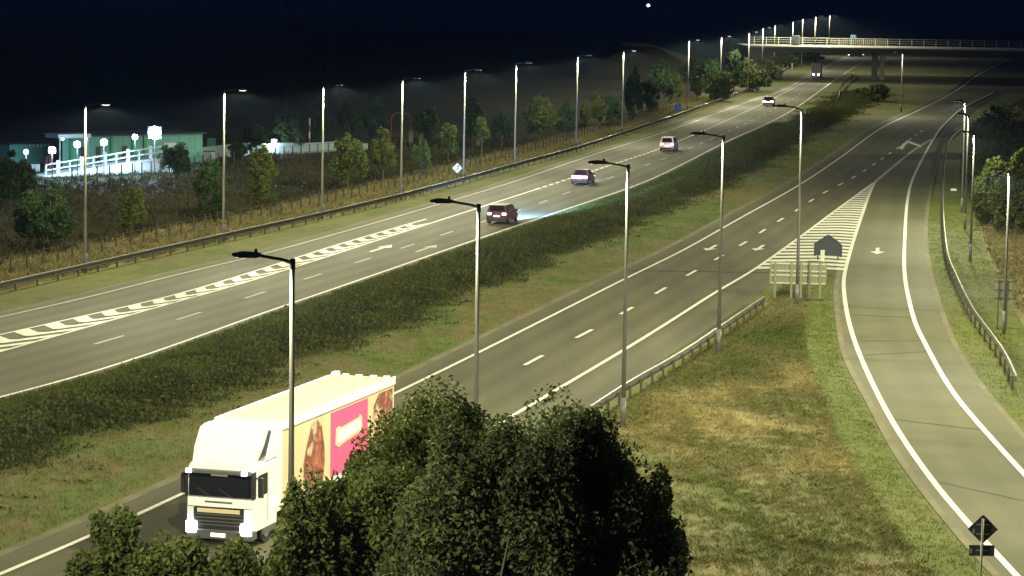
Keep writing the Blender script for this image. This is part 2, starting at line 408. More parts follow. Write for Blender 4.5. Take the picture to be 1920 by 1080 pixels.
# hatching between the far lanes: vees with their points towards the camera
hb = MB(); Lc = arclen(cCt); 
for s in np.arange(-2, Lc[-1] - 6, 3.45):
    def pt(sa, f):
        sa = max(0, min(Lc[-1], sa)); p, t = at_s(cCt, sa)
        q = np.array([x_at(cC, p[1] - .23 * 0), p[1]]); 
        return p + (q - p) * f
    d = 1.9
    def row(s_): return [pt(s_ + d * .9, .03), pt(s_, .48), pt(s_ + .1, .60), pt(s_ + d * 1.7, .98)]
    a, b = row(s), row(s + 1.7)
    for k in range(3): hb.quad((*a[k], .021), (*a[k+1], .021), (*b[k+1], .021), (*b[k], .021))
struct(hb.build('merge_hatching', M['paint']))
# hatching on the diverge nose
nb = MB(); y = G(1500, 506)[1]; top = cJ[-1][1]
while y < top - 4:
    def edge(yy):
        yy = min(yy, top - .5); return x_at(cI, yy) + .1, x_at(cJ, yy) - .1
    w = 1.6; l0, r0 = edge(y); wid = r0 - l0; ap = .14 * wid + .2
    def P3(yy, f):
        l, r = edge(yy); return (l + (r - l) * f, yy, .024)
    lo = [P3(y, 0), P3(y + ap, .6), P3(y, 1)]; hi = [P3(y + w, 0), P3(y + w + ap, .6), P3(y + w, 1)]
    for k in range(2): nb.quad(lo[k], lo[k+1], hi[k+1], hi[k])
    y += 2.75
struct(nb.build('nose_hatching', M['paint']))
for ja, jb in [((1598,591),(1712,596)),((1618,667),(1738,660)),((1672,787),(1850,808)),((1592,640),(1722,640)),((1760,905),(1918,940))]:
    a, b = G(*ja), G(*jb); struct(MB().quad((a[0],a[1],.0225),(b[0],b[1],.0225),(b[0],b[1]+.16,.0225),(a[0],a[1]+.16,.0225)).build('road_joint', M['joint']))
# lane arrows
def arrow(name, u, v, back, c, L=4.2, mt='paint', z=.022, bend=0):
    p = G(u, v); i = int(np.argmin(np.linalg.norm(c - p, axis=1))); t = tang(c)[i] * (-1 if back else 1); n = np.array([t[1], -t[0]])
    P = lambda a, b: (*(p + t * a + n * b), z)
    mb = MB().poly([P(-L/2, -.14), P(L*.12, -.14), P(L*.12, .14), P(-L/2, .14)]).poly([P(L*.12, -.55), P(L/2, 0), P(L*.12, .55)])
    return struct(mb.build(name, M[mt]))
arrow('lane_arrow', 715, 466, False, cD, 6.0); arrow('lane_arrow', 800, 466, False, cD, 6.0, 'paint_worn')
arrow('lane_arrow', 1334, 465, True, cH, 5); arrow('lane_arrow', 1424, 465, True, cH, 5)
arrow('lane_arrow', 1645, 471, True, cK, 5.2, z=.03)
ma = MB(); pa = [G(*p) for p in [(1684,277),(1692,271),(1699,268),(1700,265),(1728,274)]]
a_ = [G(1684,278), G(1692,279), G(1702,268), G(1728,277), G(1727,273), G(1701,263), G(1694,270)]
ma.poly([(*q, .03) for q in a_])
ma.poly([(*q, .031) for q in [G(1683,275), G(1697,277), G(1690,281)]])
struct(ma.build('lane_arrow', M['paint']))

# ------------------------------------------------------------------ street lamps
def lamp_light(name, parent, loc, power):
    global STREET
    if STREET is None or STREET.get(power) is None:
        ld = bpy.data.lights.new('street_light', 'POINT'); ld.energy = power; ld.shadow_soft_size = .12; ld.color = LAMP_COL
        ld.use_nodes = True; nt = ld.node_tree; N, L = nt.nodes, nt.links
        em = [n for n in N if n.type == 'EMISSION'][0]
        geo = N.new('ShaderNodeTexCoord'); sp = N.new('ShaderNodeSeparateXYZ'); L.new(geo.outputs['Normal'], sp.inputs[0])
        ng = N.new('ShaderNodeMath'); ng.operation = 'MULTIPLY'; ng.inputs[1].default_value = -1; L.new(sp.outputs['Z'], ng.inputs[0])
        sm = N.new('ShaderNodeMapRange'); sm.interpolation_type = 'SMOOTHSTEP'; sm.inputs[1].default_value = .02; sm.inputs[2].default_value = .34
        L.new(ng.outputs[0], sm.inputs[0])
        mx = N.new('ShaderNodeMath'); mx.operation = 'MAXIMUM'; mx.inputs[1].default_value = .36; L.new(ng.outputs[0], mx.inputs[0])
        pw = N.new('ShaderNodeMath'); pw.operation = 'POWER'; pw.inputs[1].default_value = -1.7; L.new(mx.outputs[0], pw.inputs[0])
        ml = N.new('ShaderNodeMath'); ml.operation = 'MULTIPLY'; L.new(sm.outputs[0], ml.inputs[0]); L.new(pw.outputs[0], ml.inputs[1])
        L.new(ml.outputs[0], em.inputs['Strength'])
        STREET = STREET or {}; STREET[power] = ld
    lo = bpy.data.objects.new(name, STREET[power]); col.objects.link(lo); lo.parent = parent; lo.location = loc
    return lo
def make_lamp(h, rz_dir, label, group, loc, reach=1.75, curved=False, bowl=0.05, power=None, lit=True, rad=.11, pm='pole_pale'):
    """dir: unit vector (x, y) in which the arm points"""
    rz = math.atan2(rz_dir[1], rz_dir[0])
    r = empty('street_lamp', loc, rz, label, 'street lamp', group)
    MB().tube([(0,0,0),(0,0,1.3)], [rad*1.25, rad*1.25], 12).build('base_section', M['head_grey' if pm == 'pole_pale' else pm], r, True)
    pts = [(0,0,1.3),(0,0,h*.5),(0,0,h-.05)]
    MB().tube(pts, [rad*1.0, rad*.8, rad*.6], 12).build('pole', M[pm], r, True)
    hx = reach - .75
    if curved: arm = [(0,0,h-.1),(.05,0,h+.12),(.22,0,h+.26),(.5,0,h+.32),(hx,0,h+.36)]; hz = h + .36
    else: arm = [(-.03,0,h-.06),(.35,0,h+.02),(hx,0,h+.10)]; hz = h + .10
    MB().tube(arm, .045, 8).build('arm', M['head_grey'], r, True)
    MB().tube([(0,0,h-.25),(0,0,h+.05)], .085, 10).build('collar', M['head_grey'], r, True)
    def sec(x, w, t): return [(x,-w,hz-t*.4),(x,-w*.7,hz+t*.6),(x,w*.7,hz+t*.6),(x,w,hz-t*.4)]
    hd = MB().loft([sec(hx-.05,.07,.08), sec(hx+.1,.15,.16), sec(hx+.55,.17,.17), sec(hx+.80,.12,.08)]).build('lamp_head', M['head_grey'], r)
    MB().cyl((hx+.12,0,hz+.14), .045, .09, 'z', 8).build('photocell', M['plastic_black'], hd)
    def s2(x, w, z): return [(x,-w,hz-.07),(x,-w*.6,hz-.07-z),(x,w*.6,hz-.07-z),(x,w,hz-.07)]
    if bowl > .06: MB().loft([s2(hx+.2,.08,bowl*.5), s2(hx+.35,.12,bowl), s2(hx+.6,.12,bowl), s2(hx+.74,.07,bowl*.4)]).build('lens', M['street_glow'], hd)
    else: MB().box(hx+.15, hx+.68, -.1, .1, hz-.072, hz-.045).build('lens', M['street_glow'], hd)
    lamp_light('bulb', hd, (hx+.45, 0, hz-.24), power or LAMP_W)
    return r
perp = np.array([math.cos(R_(13.5)), -math.sin(R_(13.5))])
ordn = ['first','second','third','fourth','fifth','sixth','seventh','eighth','ninth','tenth','eleventh','twelfth','thirteenth']
Ls = [(160,193,511,1),(419,167,453,1),(604,158,410,0),(752,146,375,0),(869,131,341,0),(965,118,315,0),(1080,104,281,0),(1166,95,253,1),(1289,75,210,1),(1350,68,189,1),(1402,60,174,1),(1428,52,157,1)]
descr = ['leftmost tall street lamp, in front of the floodlit compound', 'street lamp beside the white hoarding, second from the left behind the far barrier',
 'street lamp left of the large round tree, third from the left behind the far barrier', 'street lamp in front of the red pipe arch, behind the far barrier',
 'street lamp directly right of the merge warning sign', 'street lamp left of the wide bushy tree, sixth from the left behind the far barrier',
 'street lamp left of two slender trees, seventh in the far row', 'street lamp with a glowing head, eighth from the left in the far row',
 'street lamp just right of the small blue sign', 'street lamp tenth from the left in the far row, second after the blue sign',
 'street lamp eleventh from the left in the far row, third after the blue sign', 'street lamp twelfth from the left in the far row, left of the bridge end']
LG = 'street lamps behind the far barrier'
for i, (u, vt, vb, bow) in enumerate(Ls):
    p = G(u, vb); h = (vb - vt) / scale_at(p[1]) * 1.0
    make_lamp(h, perp, descr[i], LG, (p[0], p[1], 0), 1.75, bowl=.065 if bow else .03, rad=.11, power=LAMP_W * (1.7 if i > 7 else 1.0))
p = G(1451, 134); make_lamp(12.0, perp, 'street lamp at the left end of the far bridge, thirteenth in the far row', LG, (p[0], p[1], 0), 1.75)
for k, (x, y) in enumerate([(-38.5, 150.), (-44., 124.)]):  # unseen lamps continuing the row, added to light the lower left
    make_lamp(11.4, perp, 'added unseen street lamp beyond the left edge of the view', LG, (x, y, 0), 1.75)
Ps = [(543.5,465,1234,0,'nearest street lamp, standing between the camera and the lorry'),
      (889,371,982,0,'street lamp behind the big bush, its head over the maroon car ahead'),
      (1168,302,800,0,'street lamp rising from the right shoulder of the big foreground bush'),
      (1347,250,662,0,'street lamp beside the near barrier, left of the large sign back'),
      (1494,207,572,1,'street lamp with a curved arm in front of the large sign back')]
PG = 'street lamps beside the near carriageway'
for (u, vt, vb, cv, d) in Ps:
    p = G(u, vb); h = (vb - vt) / scale_at(p[1])
    make_lamp(h, -perp, d, PG, (p[0], p[1], 0), 1.72, curved=bool(cv), bowl=.04, rad=.105, pm='pole_steel')
make_lamp(11.4, -perp, 'added unseen street lamp beyond the bottom edge of the view', PG, (-12.0, 57., 0), 1.85)  # unseen lamp put in below the frame to light the near road
Rs = [(1882,318,625,'street lamp beside the small sign back at the right edge'), (1819,248,490,'street lamp on the right slope, just right of the close pair of lamps'),
      (1809,215,430,'street lamp on the right slope, right one of the close pair'), (1803,190,398,'street lamp on the right slope, left one of the close pair')]
RG = 'street lamps right of the slip road'
for (u, vt, vb, d) in Rs:
    p = G(u, vb); h = (vb - vt) / scale_at(p[1])
    make_lamp(h, (-.97, .25), d, RG, (p[0], p[1], 0), 1.0, bowl=.03, rad=.085, power=LAMP_W * 1.0, pm='pole_steel')
for (x, y) in [(26.8, 122.), (25.0, 92.)]:  # unseen lamps added to brighten the near slip road and bush
    make_lamp(10.0, (-.97, .25), 'added unseen street lamp nearer than the right edge of the view', RG, (x, y, 0), 1.4, power=LAMP_W * 1.1)
for (x, y) in [(75., 350.), (92., 410.), (66., 470.)]:  # hidden lamps added to light the far right of the roads
    make_lamp(10.0, (-.97, .25), 'added unseen street lamp further along the right side', RG, (x, y, 0), 1.6, power=LAMP_W * .6)

# ------------------------------------------------------------------ crash barriers and fences
def barrier(c, label, h=.70, post_step=3.2, mt='rail_shaded_steel', y0=None, y1=None, side=1, double=False, name='crash_barrier'):
    L = arclen(c); s0 = 0 if y0 is None else float(np.interp(y0, c[:, 1], L)); s1 = L[-1] if y1 is None else float(np.interp(y1, c[:, 1], L))
    p0, _ = at_s(c, s0); r = empty(name, (p0[0], p0[1], 0), 0, label, 'barrier')
    ss = np.arange(s0, s1, 2.5)
    prof = [(0,h),(.05,h-.02),(.08,h-.08),(.03,h-.14),(.03,h-.17),(.08,h-.23),(.05,h-.29),(0,h-.31),(-.03,h-.16)]
    secs = []
    for s in ss:
        p, t = at_s(c, s); n = np.array([t[1], -t[0]]) * side; q = p - p0
        secs.append([(q[0]+n[0]*a, q[1]+n[1]*a, z) for a, z in prof])
    MB().loft(secs).build('rail', M[mt], r)
    MB().tube([(q[1][0], q[1][1], h + .03) for q in secs], .035, 6).build('lit_top_edge', M['galv'], r)  # pale tube added so the top of the rail looks lit
    if double:
        secs2 = [[(x, y, z - .36) for x, y, z in q] for q in secs]
        MB().loft(secs2).build('rail', M[mt], r)
    posts = np.arange(s0 + .5, s1, post_step); rest = MB()
    for k, s in enumerate(posts):
        p, t = at_s(c, s); n = np.array([t[1], -t[0]]) * side; q = p - p0 - n * .12
        tgt = MB() if k < 95 else rest
        tgt.box(q[0]-.06, q[0]+.06, q[1]-.06, q[1]+.06, -.05, h - .05)
        if k < 95: tgt.build('post', M['timber'], r)
    if len(posts) > 95: rest.build('post', M['timber'], r)['kind'] = 'stuff'
    return r
barrier(off(A_, .1), 'long steel crash barrier along the far side of the far carriageway', y0=140, y1=800)
barrier(cN, 'curved steel crash barrier on the grass right of the slip road', y1=405, h=.72)
cO = curve([(1110,795),(1180,747),(1280,688),(1360,632),(1443,574)], step=2)
barrier(cO, 'dark crash barrier along the verge of the near carriageway ending at the large sign back', h=.78, post_step=2.4, double=False, side=-1)
pierp = G(1640, 148)
cQ = np.array([G(1572,182), G(1575,168), G(1590,152), G(1612,143), G(1632,138)]); 
barrier(curve([(1572,190),(1578,165),(1600,146)], [(84.,690.)]), 'short faint barrier bending towards the bridge pier', h=.8, post_step=6)
def post_fence(c, label, h, step, name='timber_fence', rails=(.45, .85), y0=None, y1=None, mt='timber', seed=3, w=.07):
    rng = random.Random(seed); L = arclen(c); s0 = 0 if y0 is None else float(np.interp(y0, c[:, 1], L)); s1 = L[-1] if y1 is None else float(np.interp(y1, c[:, 1], L))
    p0, _ = at_s(c, s0); r = empty(name, (p0[0], p0[1], 0), 0, label, 'fence'); rest = MB()
    ps = np.arange(s0, s1, step)
    for k, s in enumerate(ps):
        p, t = at_s(c, s + rng.uniform(-.15, .15)); q = p - p0; hh = h * rng.uniform(.88, 1.08); lx = rng.uniform(-.05, .05)
        tgt = MB() if k < 98 else rest
        tgt.tube([(q[0], q[1], -.1), (q[0] + lx, q[1], hh)], [w, w * .9], 6)
        if k < 98: tgt.build('post', M[mt], r)
    if len(ps) > 98: rest.build('post', M[mt], r)['kind'] = 'stuff'
    for z in rails:
        pts = []
        for s in np.arange(s0, s1, step * 2):
            p, t = at_s(c, s); q = p - p0; pts.append((q[0], q[1], h * z))
        if len(pts) > 1: MB().tube(pts, .018 if w < .1 else .03, 4).build('wire', M[mt], r)
    return r
post_fence(off(A_, -4.8), 'low dark post and wire fence in the dry grass behind the far barrier', 1.35, 2.5, name='wire_fence', y0=160, y1=470)
cF2 = curve([(130,352),(190,345),(240,338),(300,328),(350,322),(420,315),(480,308),(560,300),(620,297)], step=2)
def fence_by_x(px, label, h, n):
    P = [G(*p) for p in px]; p0 = P[0]; r = empty('post_fence', (p0[0], p0[1], 0), 0, label, 'fence')
    P = np.array(P); L = arclen(P)
    for k in range(n):
        s = L[-1] * k / (n - 1); x = np.interp(s, L, P[:, 0]) - p0[0]; y = np.interp(s, L, P[:, 1]) - p0[1]
        MB().tube([(x, y, -.1), (x, y, h)], [.07, .07], 6).build('post', M['steel_dark'], r)
    for z in (.4, .95):
        MB().tube([(P[i][0] - p0[0], P[i][1] - p0[1], h * z) for i in range(len(P))], .018, 4).build('wire', M['steel_dark'], r)
    return r
fence_by_x([(135,343),(240,334),(340,322),(430,310),(500,302),(600,292),(760,283)], 'tall dark post fence in front of the pale hoarding and lit path', 1.45, 36)

# ------------------------------------------------------------------ floodlit compound
def setaxis(a, b):
    global d0, d1, ax, Lw, nr
    d0, d1 = a, b; ax = (d1 - d0); Lw = float(np.linalg.norm(ax)); ax = ax / Lw; nr = np.array([ax[1], -ax[0]])   # nr points towards the camera side
setaxis(G(100, 352), G(350, 330))
def CP(a, b): return d0 + ax * a - nr * b
def cbox(mb, a0, a1, b0, b1, z0, z1, org):
    q = [CP(a0, b0), CP(a1, b0), CP(a1, b1), CP(a0, b1)]; q = [p - org for p in q]
    return mb.loft([[(p[0], p[1], z0) for p in q], [(p[0], p[1], z1) for p in q]])
pth = MB(); q = [G(78,333), G(310,323), G(380,318), G(372,306), G(240,308), G(85,312)]
r0_, r1_ = G(85, 332), G(305, 323); rax = (r1_ - r0_) / np.linalg.norm(r1_ - r0_); rnr = np.array([-rax[1], rax[0]]); RL = float(np.linalg.norm(r1_ - r0_))
def RP(s, b, z): p = r0_ + rax * s + rnr * b; return (p[0], p[1], z)
def rz(s): return .10 + 1.5 * min(1., s / RL)
rm = MB(); rm.loft([[RP(s, 0, -.05), RP(s, 0, rz(s)), RP(s, 2.4, rz(s)), RP(s, 2.4, -.05)] for s in (0, RL*.33, RL*.66, RL, RL + 1.2)])
tag(rm.build('access_ramp', M['compound_path']), 'pale ramp rising to the right under the white railing', 'ramp')
pth.poly([(*p, .03) for p in q]); struct(pth.build('compound_path', M['compound_path']))
setaxis(G(100, 325), G(350, 316))
org = CP(0, 6)
bd = empty('pump_house', (org[0], org[1], 0), 0, 'long teal corrugated building lit by white floodlights behind the white railing', 'building')
def wallpx(u0, u1, z0, z1, mt, name, b, parent, org, th=.2):
    # a panel standing on the line b metres behind the path edge, between two measured columns
    def col_at(u):
        lo, hi = -20., 90.
        for _ in range(40):
            mid = (lo + hi) / 2; p = CP(mid, b); w = p[1] * math.cos(PITCH)
            x = 960 + F * p[0] / w
            if x < u: lo = mid
            else: hi = mid
        return lo
    a0, a1 = col_at(u0), col_at(u1)
    mb = MB(); n = max(1, int((a1 - a0) / .35)) if name == 'wall' else 1
    if n > 1:
        secs_lo, secs_hi = [], []
        for k in range(n + 1):
            bb = b + (.06 if k % 2 else 0); pA = CP(a0 + (a1 - a0) * k / n, bb) - org
            secs_lo.append((pA[0], pA[1])); 
        back = [(CP(a1, b + th) - org), (CP(a0, b + th) - org)]
        ring = secs_lo + [tuple(x) for x in back]
        mb.loft([[(x, y, z0) for x, y in ring], [(x, y, z1) for x, y in ring]])
    else: cbox(mb, a0, a1, b, b + th, z0, z1, org)
    return mb.build(name, M[mt], parent), a0, a1
HB = 3.3
wallpx(108, 372, 0, HB, 'clad_teal', 'wall', 6, bd, org)
_, a0, a1 = wallpx(108, 110, 0, .1, 'clad_teal', 'plinth', 5.9, bd, org)
_, a2, a3 = wallpx(370, 372, 0, .1, 'clad_teal', 'plinth', 5.9, bd, org)
cbox(MB(), a0 - .4, a3 + .4, 5.6, 12, HB, HB + .14, org).build('roof', M['steel_dark'], bd)
for u in (240, 262, 122, 200):
    wallpx(u, u + (5 if u != 200 else 4), 0, HB - .1, 'clad_green', 'door_frame', 5.85, bd, org, .1)
for u in (143, 172, 222): wallpx(u, u + 8, .1, 2.2, 'steel_dark', 'door', 5.9, bd, org, .06)
wallpx(300, 322, 1.0, 2.4, 'compound_white', 'shutter', 5.9, bd, org, .06)
oc = CP(-.5, 4)
cn = empty('canopy', (oc[0], oc[1], 0), 0, 'white lit flat canopy at the left end of the teal building', 'canopy')
_, b0, b1 = wallpx(100, 162, 3.35, 3.75, 'compound_white', 'roof_slab', 3.2, cn, oc, 2.6)
for a in (b0 + .3, b1 - .3):
    p = CP(a, 3.4) - oc; MB().tube([(p[0], p[1], 0), (p[0], p[1], 3.35)], .07, 8).build('post', M['compound_white'], cn)
for k in range(2):
    p = CP(b0 + .6 + k * (b1 - b0 - 1.2), 3.3) - oc; MB().cyl((p[0], p[1], 3.25), .12, .18, 'z', 10).build('ceiling_light', M['marker_glow'], cn)
orl = r0_
rl = empty('white_railing', (orl[0], orl[1], 0), 0, 'white post and rail handrail climbing along the floodlit ramp', 'railing')
for k, s_ in enumerate(np.linspace(.2, RL, 11)):
    p = np.array(RP(s_, .15, 0))[:2] - orl; cb = .17 if k % 2 else .08
    MB().box(p[0]-cb, p[0]+cb, p[1]-cb*.6, p[1]+cb*.6, rz(s_)+.001, rz(s_) + (1.35 if k % 2 else 1.1)).build('post', M['compound_white'], rl)
for z in (.55, 1.1):
    a, b = np.array(RP(.2, .02, 0))[:2] - orl, np.array(RP(RL, .02, 0))[:2] - orl
    MB().tube([(a[0], a[1], rz(.2) + z), (b[0], b[1], rz(RL) + z)], .07, 6).build('rail', M['compound_white'], rl)
rd = G(84, 322); rr = empty('red_gate_post', (rd[0], rd[1], 0), 0, 'short red leaning gate frame at the left end of the white railing', 'gate post')
MB().tube([(0,0,0),(.25,0,1.6)], .07, 6).build('post', M['pipe_red'], rr); MB().tube([(.5,0,0),(.5,0,1.7)], .07, 6).build('post', M['pipe_red'], rr)
MB().tube([(.1,0,.8),(.5,0,.9)], .05, 6).build('rail', M['pipe_red'], rr)
# stacked pale cabinets by the big floodlight
oc2 = G(312, 322); cab = empty('pale_cabinet', (oc2[0], oc2[1], 0), .2, 'stepped white equipment cabinet under the brightest floodlight', 'cabinet')
MB().bbox(-.9,.9,-.4,.4,0,.55).build('base', M['compound_white'], cab); MB().bbox(-.7,.8,-.35,.35,.552,1.2).build('body', M['compound_white'], cab); MB().bbox(-.8,.9,-.42,.42,1.202,1.32).build('lid', M['steel_dark'], cab)
floods = [(49,284,337,.5,'flood_glow',500,'small floodlight at the far left of the compound'),(98,281,335,.8,'flood_glow',900,'floodlight under the left end of the canopy'),
          (145,270,333,.7,'flood_glow',900,'floodlight just left of the leftmost street lamp'),(195,266,331,.75,'flood_glow',900,'floodlight in front of the teal wall, right of the leftmost street lamp'),
          (253,256,329,.6,'flood_glow',700,'floodlight between the two bright green door frames'),(290,248,328,1.5,'flood_big',2600,'largest and brightest floodlight at the right end of the railing')]
for (u, v, vb, sz, mt, pw, d) in floods:
    p = G(u, vb); k = scale_at(p[1]); h = (vb - v) / k
    r = empty('floodlight', (p[0], p[1], 0), 0, d, 'floodlight', 'white floodlights of the compound')
    MB().tube([(0,0,0),(0,0,h)], .05, 8).build('pole', M['steel_dark'], r)
    sz *= .85
    hd = MB().bbox(-sz*.55, sz*.55, -.06, .12, h - sz*.5, h + sz*.5, .03).build('lamp_head', M['steel_dark'], r)
    MB().cyl((0, -.09, h), sz*.5, .05, 'y', 20).build('lamp_glass', M[mt], hd)
    ld = bpy.data.lights.new('flood_bulb', 'SPOT'); ld.energy = pw * .18; ld.color = (.60,.80,1.); ld.spot_size = R_(165); ld.spot_blend = .6; ld.shadow_soft_size = .2
    lo = bpy.data.objects.new('flood_bulb', ld); col.objects.link(lo); lo.parent = hd; lo.location = (0, -.3, h); lo.rotation_euler = (R_(-30), 0, 0)
    l2 = bpy.data.lights.new('flood_bulb', 'POINT'); l2.energy = pw * 1.4; l2.color = (.50,.78,1.); l2.shadow_soft_size = .2
    lo = bpy.data.objects.new('flood_bulb', l2); col.objects.link(lo); lo.parent = hd; lo.location = (0, -.5, h - .2)
p = G(18, 312); q = G(100, 308); sd = empty('low_shed', (p[0], p[1], 0), math.atan2(q[1]-p[1], q[0]-p[0]), 'low dark shed with a row of small pale windows left of the canopy', 'shed')
wl = float(np.linalg.norm(q - p))
MB().box(0, wl, 0, 3, 0, 2.3).build('wall', M['clad_teal'], sd); MB().box(-.2, wl+.2, -.2, 3.2, 2.3, 2.42).build('roof', M['steel_dark'], sd)
for k in range(7): MB().box(wl*(.36+.085*k), wl*(.36+.085*k)+.24, -.03, -.002, 1.95, 2.2).build('window', M['compound_white'], sd)
for u, v, w, h, mt, d in [(392, 303, 1.2, 1.1, 'compound_white', 'pale crate in the yard right of the green frame'), (372, 304, .7, 1.9, 'compound_white', 'upright white cabinet beside the green frame'), (66, 322, .9, .8, 'compound_white', 'small white bin left of the red gate post')]:
    p = G(u, v); cr_ = empty('yard_cabinet', (p[0], p[1], 0), .1, d, 'cabinet'); MB().bbox(-w/2, w/2, -.3, .3, 0, h, .03).build('body', M[mt], cr_); MB().bbox(-w/2-.04, w/2+.04, -.34, .34, h+.002, h+.08, .02).build('lid', M['steel_dark'], cr_)
    MB().box(-.02, .02, -.31, -.302, .08, h-.08).build('door_seam', M['steel_dark'], cr_)
# hoarding
hq = [G(330,300), G(372,302), G(455,293), G(470,291), G(560,288), G(640,284), G(690,281)]; ho = hq[0]
hw = empty('hoarding_wall', (ho[0], ho[1], 0), 0, 'long pale solid hoarding wall running right from the compound', 'wall')
for i in range(len(hq) - 1):
    a, b = hq[i] - ho, hq[i+1] - ho; n = np.array([b[1]-a[1], -(b[0]-a[0])]); n = n / np.linalg.norm(n) * .12; hh = [1.0,1.5,1.5,1.3,1.2,.8][i]
    MB().loft([[(a[0],a[1],0),(b[0],b[1],0),(b[0]-n[0],b[1]-n[1],0),(a[0]-n[0],a[1]-n[1],0)], [(a[0],a[1],hh),(b[0],b[1],hh),(b[0]-n[0],b[1]-n[1],hh),(a[0]-n[0],a[1]-n[1],hh)]]).build('panel', M['hoarding'], hw)
p = G(514, 289); lb = empty('light_box', (p[0], p[1], 0), 0, 'small white lit box on a post above the pale hoarding', 'light box')
MB().tube([(0,0,0),(0,0,1.5)], .05, 6).build('post', M['steel_dark'], lb); MB().bbox(-.38,.38,-.1,.1,1.2,1.8).build('housing', M['sign_black'], lb); MB().box(-.27,.27,-.13,-.101,1.3,1.72).build('screen', M['lightbox'], lb)
lw = bpy.data.lights.new('box_bulb', 'POINT'); lw.energy = 900; lw.color = (.75,.9,1.); lw.shadow_soft_size = .2
lo = bpy.data.objects.new('box_bulb', lw); col.objects.link(lo); lo.parent = lb; lo.location = (0,-1.2,1.5)
p = G(580, 285); rp = empty('banded_pole', (p[0], p[1], 0), 0, 'red and white banded upright pole behind the pale hoarding', 'pole')
for k in range(5): MB().tube([(0,0,k*.8),(0,0,k*.8+.795)], .09, 8).build('band', M['pipe_red' if k % 2 else 'compound_white'], rp)
p = G(733, 275); k_ = scale_at(p[1]); ar = empty('red_pipe_arch', (p[0], p[1], 0), 0, 'thin red pipe arch rising behind the fourth street lamp', 'pipe arch')
w_ = 37 / k_; h_ = 64 / k_
MB().tube([(0,0,0),(0,0,h_*.8),(.08*w_,0,h_*.94),(.28*w_,0,h_),(.72*w_,0,h_),(.92*w_,0,h_*.94),(w_,0,h_*.8),(w_,0,0)], .055, 8).build('pipe', M['pipe_red'], ar)
MB().bbox(w_-.25,w_+.3,-.2,.2,.5,2.0).build('control_box', M['sign_back'], ar)
p = G(430, 300)
gs = G(290+74, 290)
gf = empty('green_goal_frame', (gs[0], gs[1], 0), 0, 'thin green portal frame at the right end of the compound', 'frame')
MB().tube([(0,0,0),(0,0,2.6)], .06, 6).build('upright', M['clad_green'], gf); MB().tube([(.9,0,0),(.9,0,2.6)], .06, 6).build('upright', M['clad_green'], gf); MB().tube([(0,0,2.6),(.9,0,2.6)], .06, 6).build('crossbar', M['clad_green'], gf)
gs = G(403, 288); sg = empty('green_panel_sign', (gs[0], gs[1], 0), 0, 'small green square panel on a post right of the compound', 'sign')
MB().tube([(0,0,0),(0,0,1.8)], .05, 6).build('post', M['clad_green'], sg); MB().bbox(-.9,-.1,-.05,.05,.9,1.8,.01).build('panel', M['clad_teal'], sg)

# ------------------------------------------------------------------ pylon and far lamp
def pylon(loc):
    r = empty('pylon', (*loc, 0), .3, 'faint tall lattice pylon in the dark above the hoarding', 'pylon')
    def half(z): return 3.6 * (1 - z / 46) ** 1.2 + .5
    lv = [0, 7, 13, 18, 23, 27, 31, 35, 39, 43]
    for sx, sy in ((1,1),(1,-1),(-1,1),(-1,-1)):
        MB().tube([(sx*half(z), sy*half(z), z) for z in lv], .10, 4).build('leg', M['steel_dark'], r)
    for face in range(4):
        mb = MB()
        for a, b in zip(lv, lv[1:]):
            for s in (1, -1):
                pa = (s*half(a), half(a), a); pb = (-s*half(b), half(b), b)
                rot = lambda p: (p[0]*math.cos(face*math.pi/2)-p[1]*math.sin(face*math.pi/2), p[0]*math.sin(face*math.pi/2)+p[1]*math.cos(face*math.pi/2), p[2])
                mb.tube([rot(pa), rot(pb)], .05, 3)
        mb.build('bracing', M['steel_dark'], r)
    for z, w in ((27, 7), (33, 9), (39, 6)):
        MB().tube([(-w,0,z),(0,0,z+.9),(w,0,z)], .12, 4).tube([(-w,0,z),(w,0,z)], .1, 4).build('cross_arm', M['steel_dark'], r)
pylon(G(575, 235))
py = 1300.; sc_ = scale_at(py); zt = CH - (6 + 12 - .0155*246 + 4) / sc_ 
fx = (1206 - 960) / F * py
fl = empty('distant_lamp', (fx, py, 0), 0, 'lone tiny blue white lamp in the dark at the top edge', 'distant lamp')
MB().tube([(0,0,0),(0,0,zt-.5)], .12, 8).build('mast', M['steel_dark'], fl); MB().tube([(0,0,zt-.7),(0,0,zt-.35),(0,0,zt),(0,0,zt+.35),(0,0,zt+.7)], [.2,.7,.85,.7,.2], 12).build('globe', M['far_glow'], fl)

# ------------------------------------------------------------------ bridge
bo = np.array([58., 650.])
br = empty('road_bridge', (bo[0], bo[1], 0), 0, 'concrete road bridge with railings crossing the far end of the motorway', 'bridge')
MB().box(0, 100, 0, 34, 6.3, 7.2).build('deck_slab', M['bridge_concrete'], br)
MB().box(-3, 100, -.25, 34.2, 7.2, 7.55).build('deck_surface', M['deck'], br)
MB().box(-3, 0, 0, 34, 0, 7.19).build('abutment', M['bridge_concrete'], br)
for k, (x0, w) in enumerate([(26.4, 1.3), (28.3, 1.0), (64., 2.2)]):
    MB().bbox(x0, x0 + w, 1.5, 3.0, -.05, 6.29, .1).build('pier', M['concrete' if k else 'bridge_concrete'], br)
mbp = MB()
for x in np.arange(1, 100, 3.0):
    if len(range(int(x))) > 400: break
    MB().box(x-.07, x+.07, 32.5, 32.64, 7.55, 9.25).build('railing_post', M['galv'], br)
for z in (8.1, 8.65, 9.2):
    MB().box(0, 100, 32.52, 32.62, z, z + .07).build('railing_rail', M['galv'], br)
bal = MB()
for x in np.arange(20, 34, .5): bal.box(x, x+.06, 32.45, 32.5, 7.6, 9.2)
bal.build('railing_bars', M['galv'], br)
MB().bbox(9.3, 11.0, 20, 21, 7.55, 9.9, .05).build('control_cabinet', M['compound_white'], br)
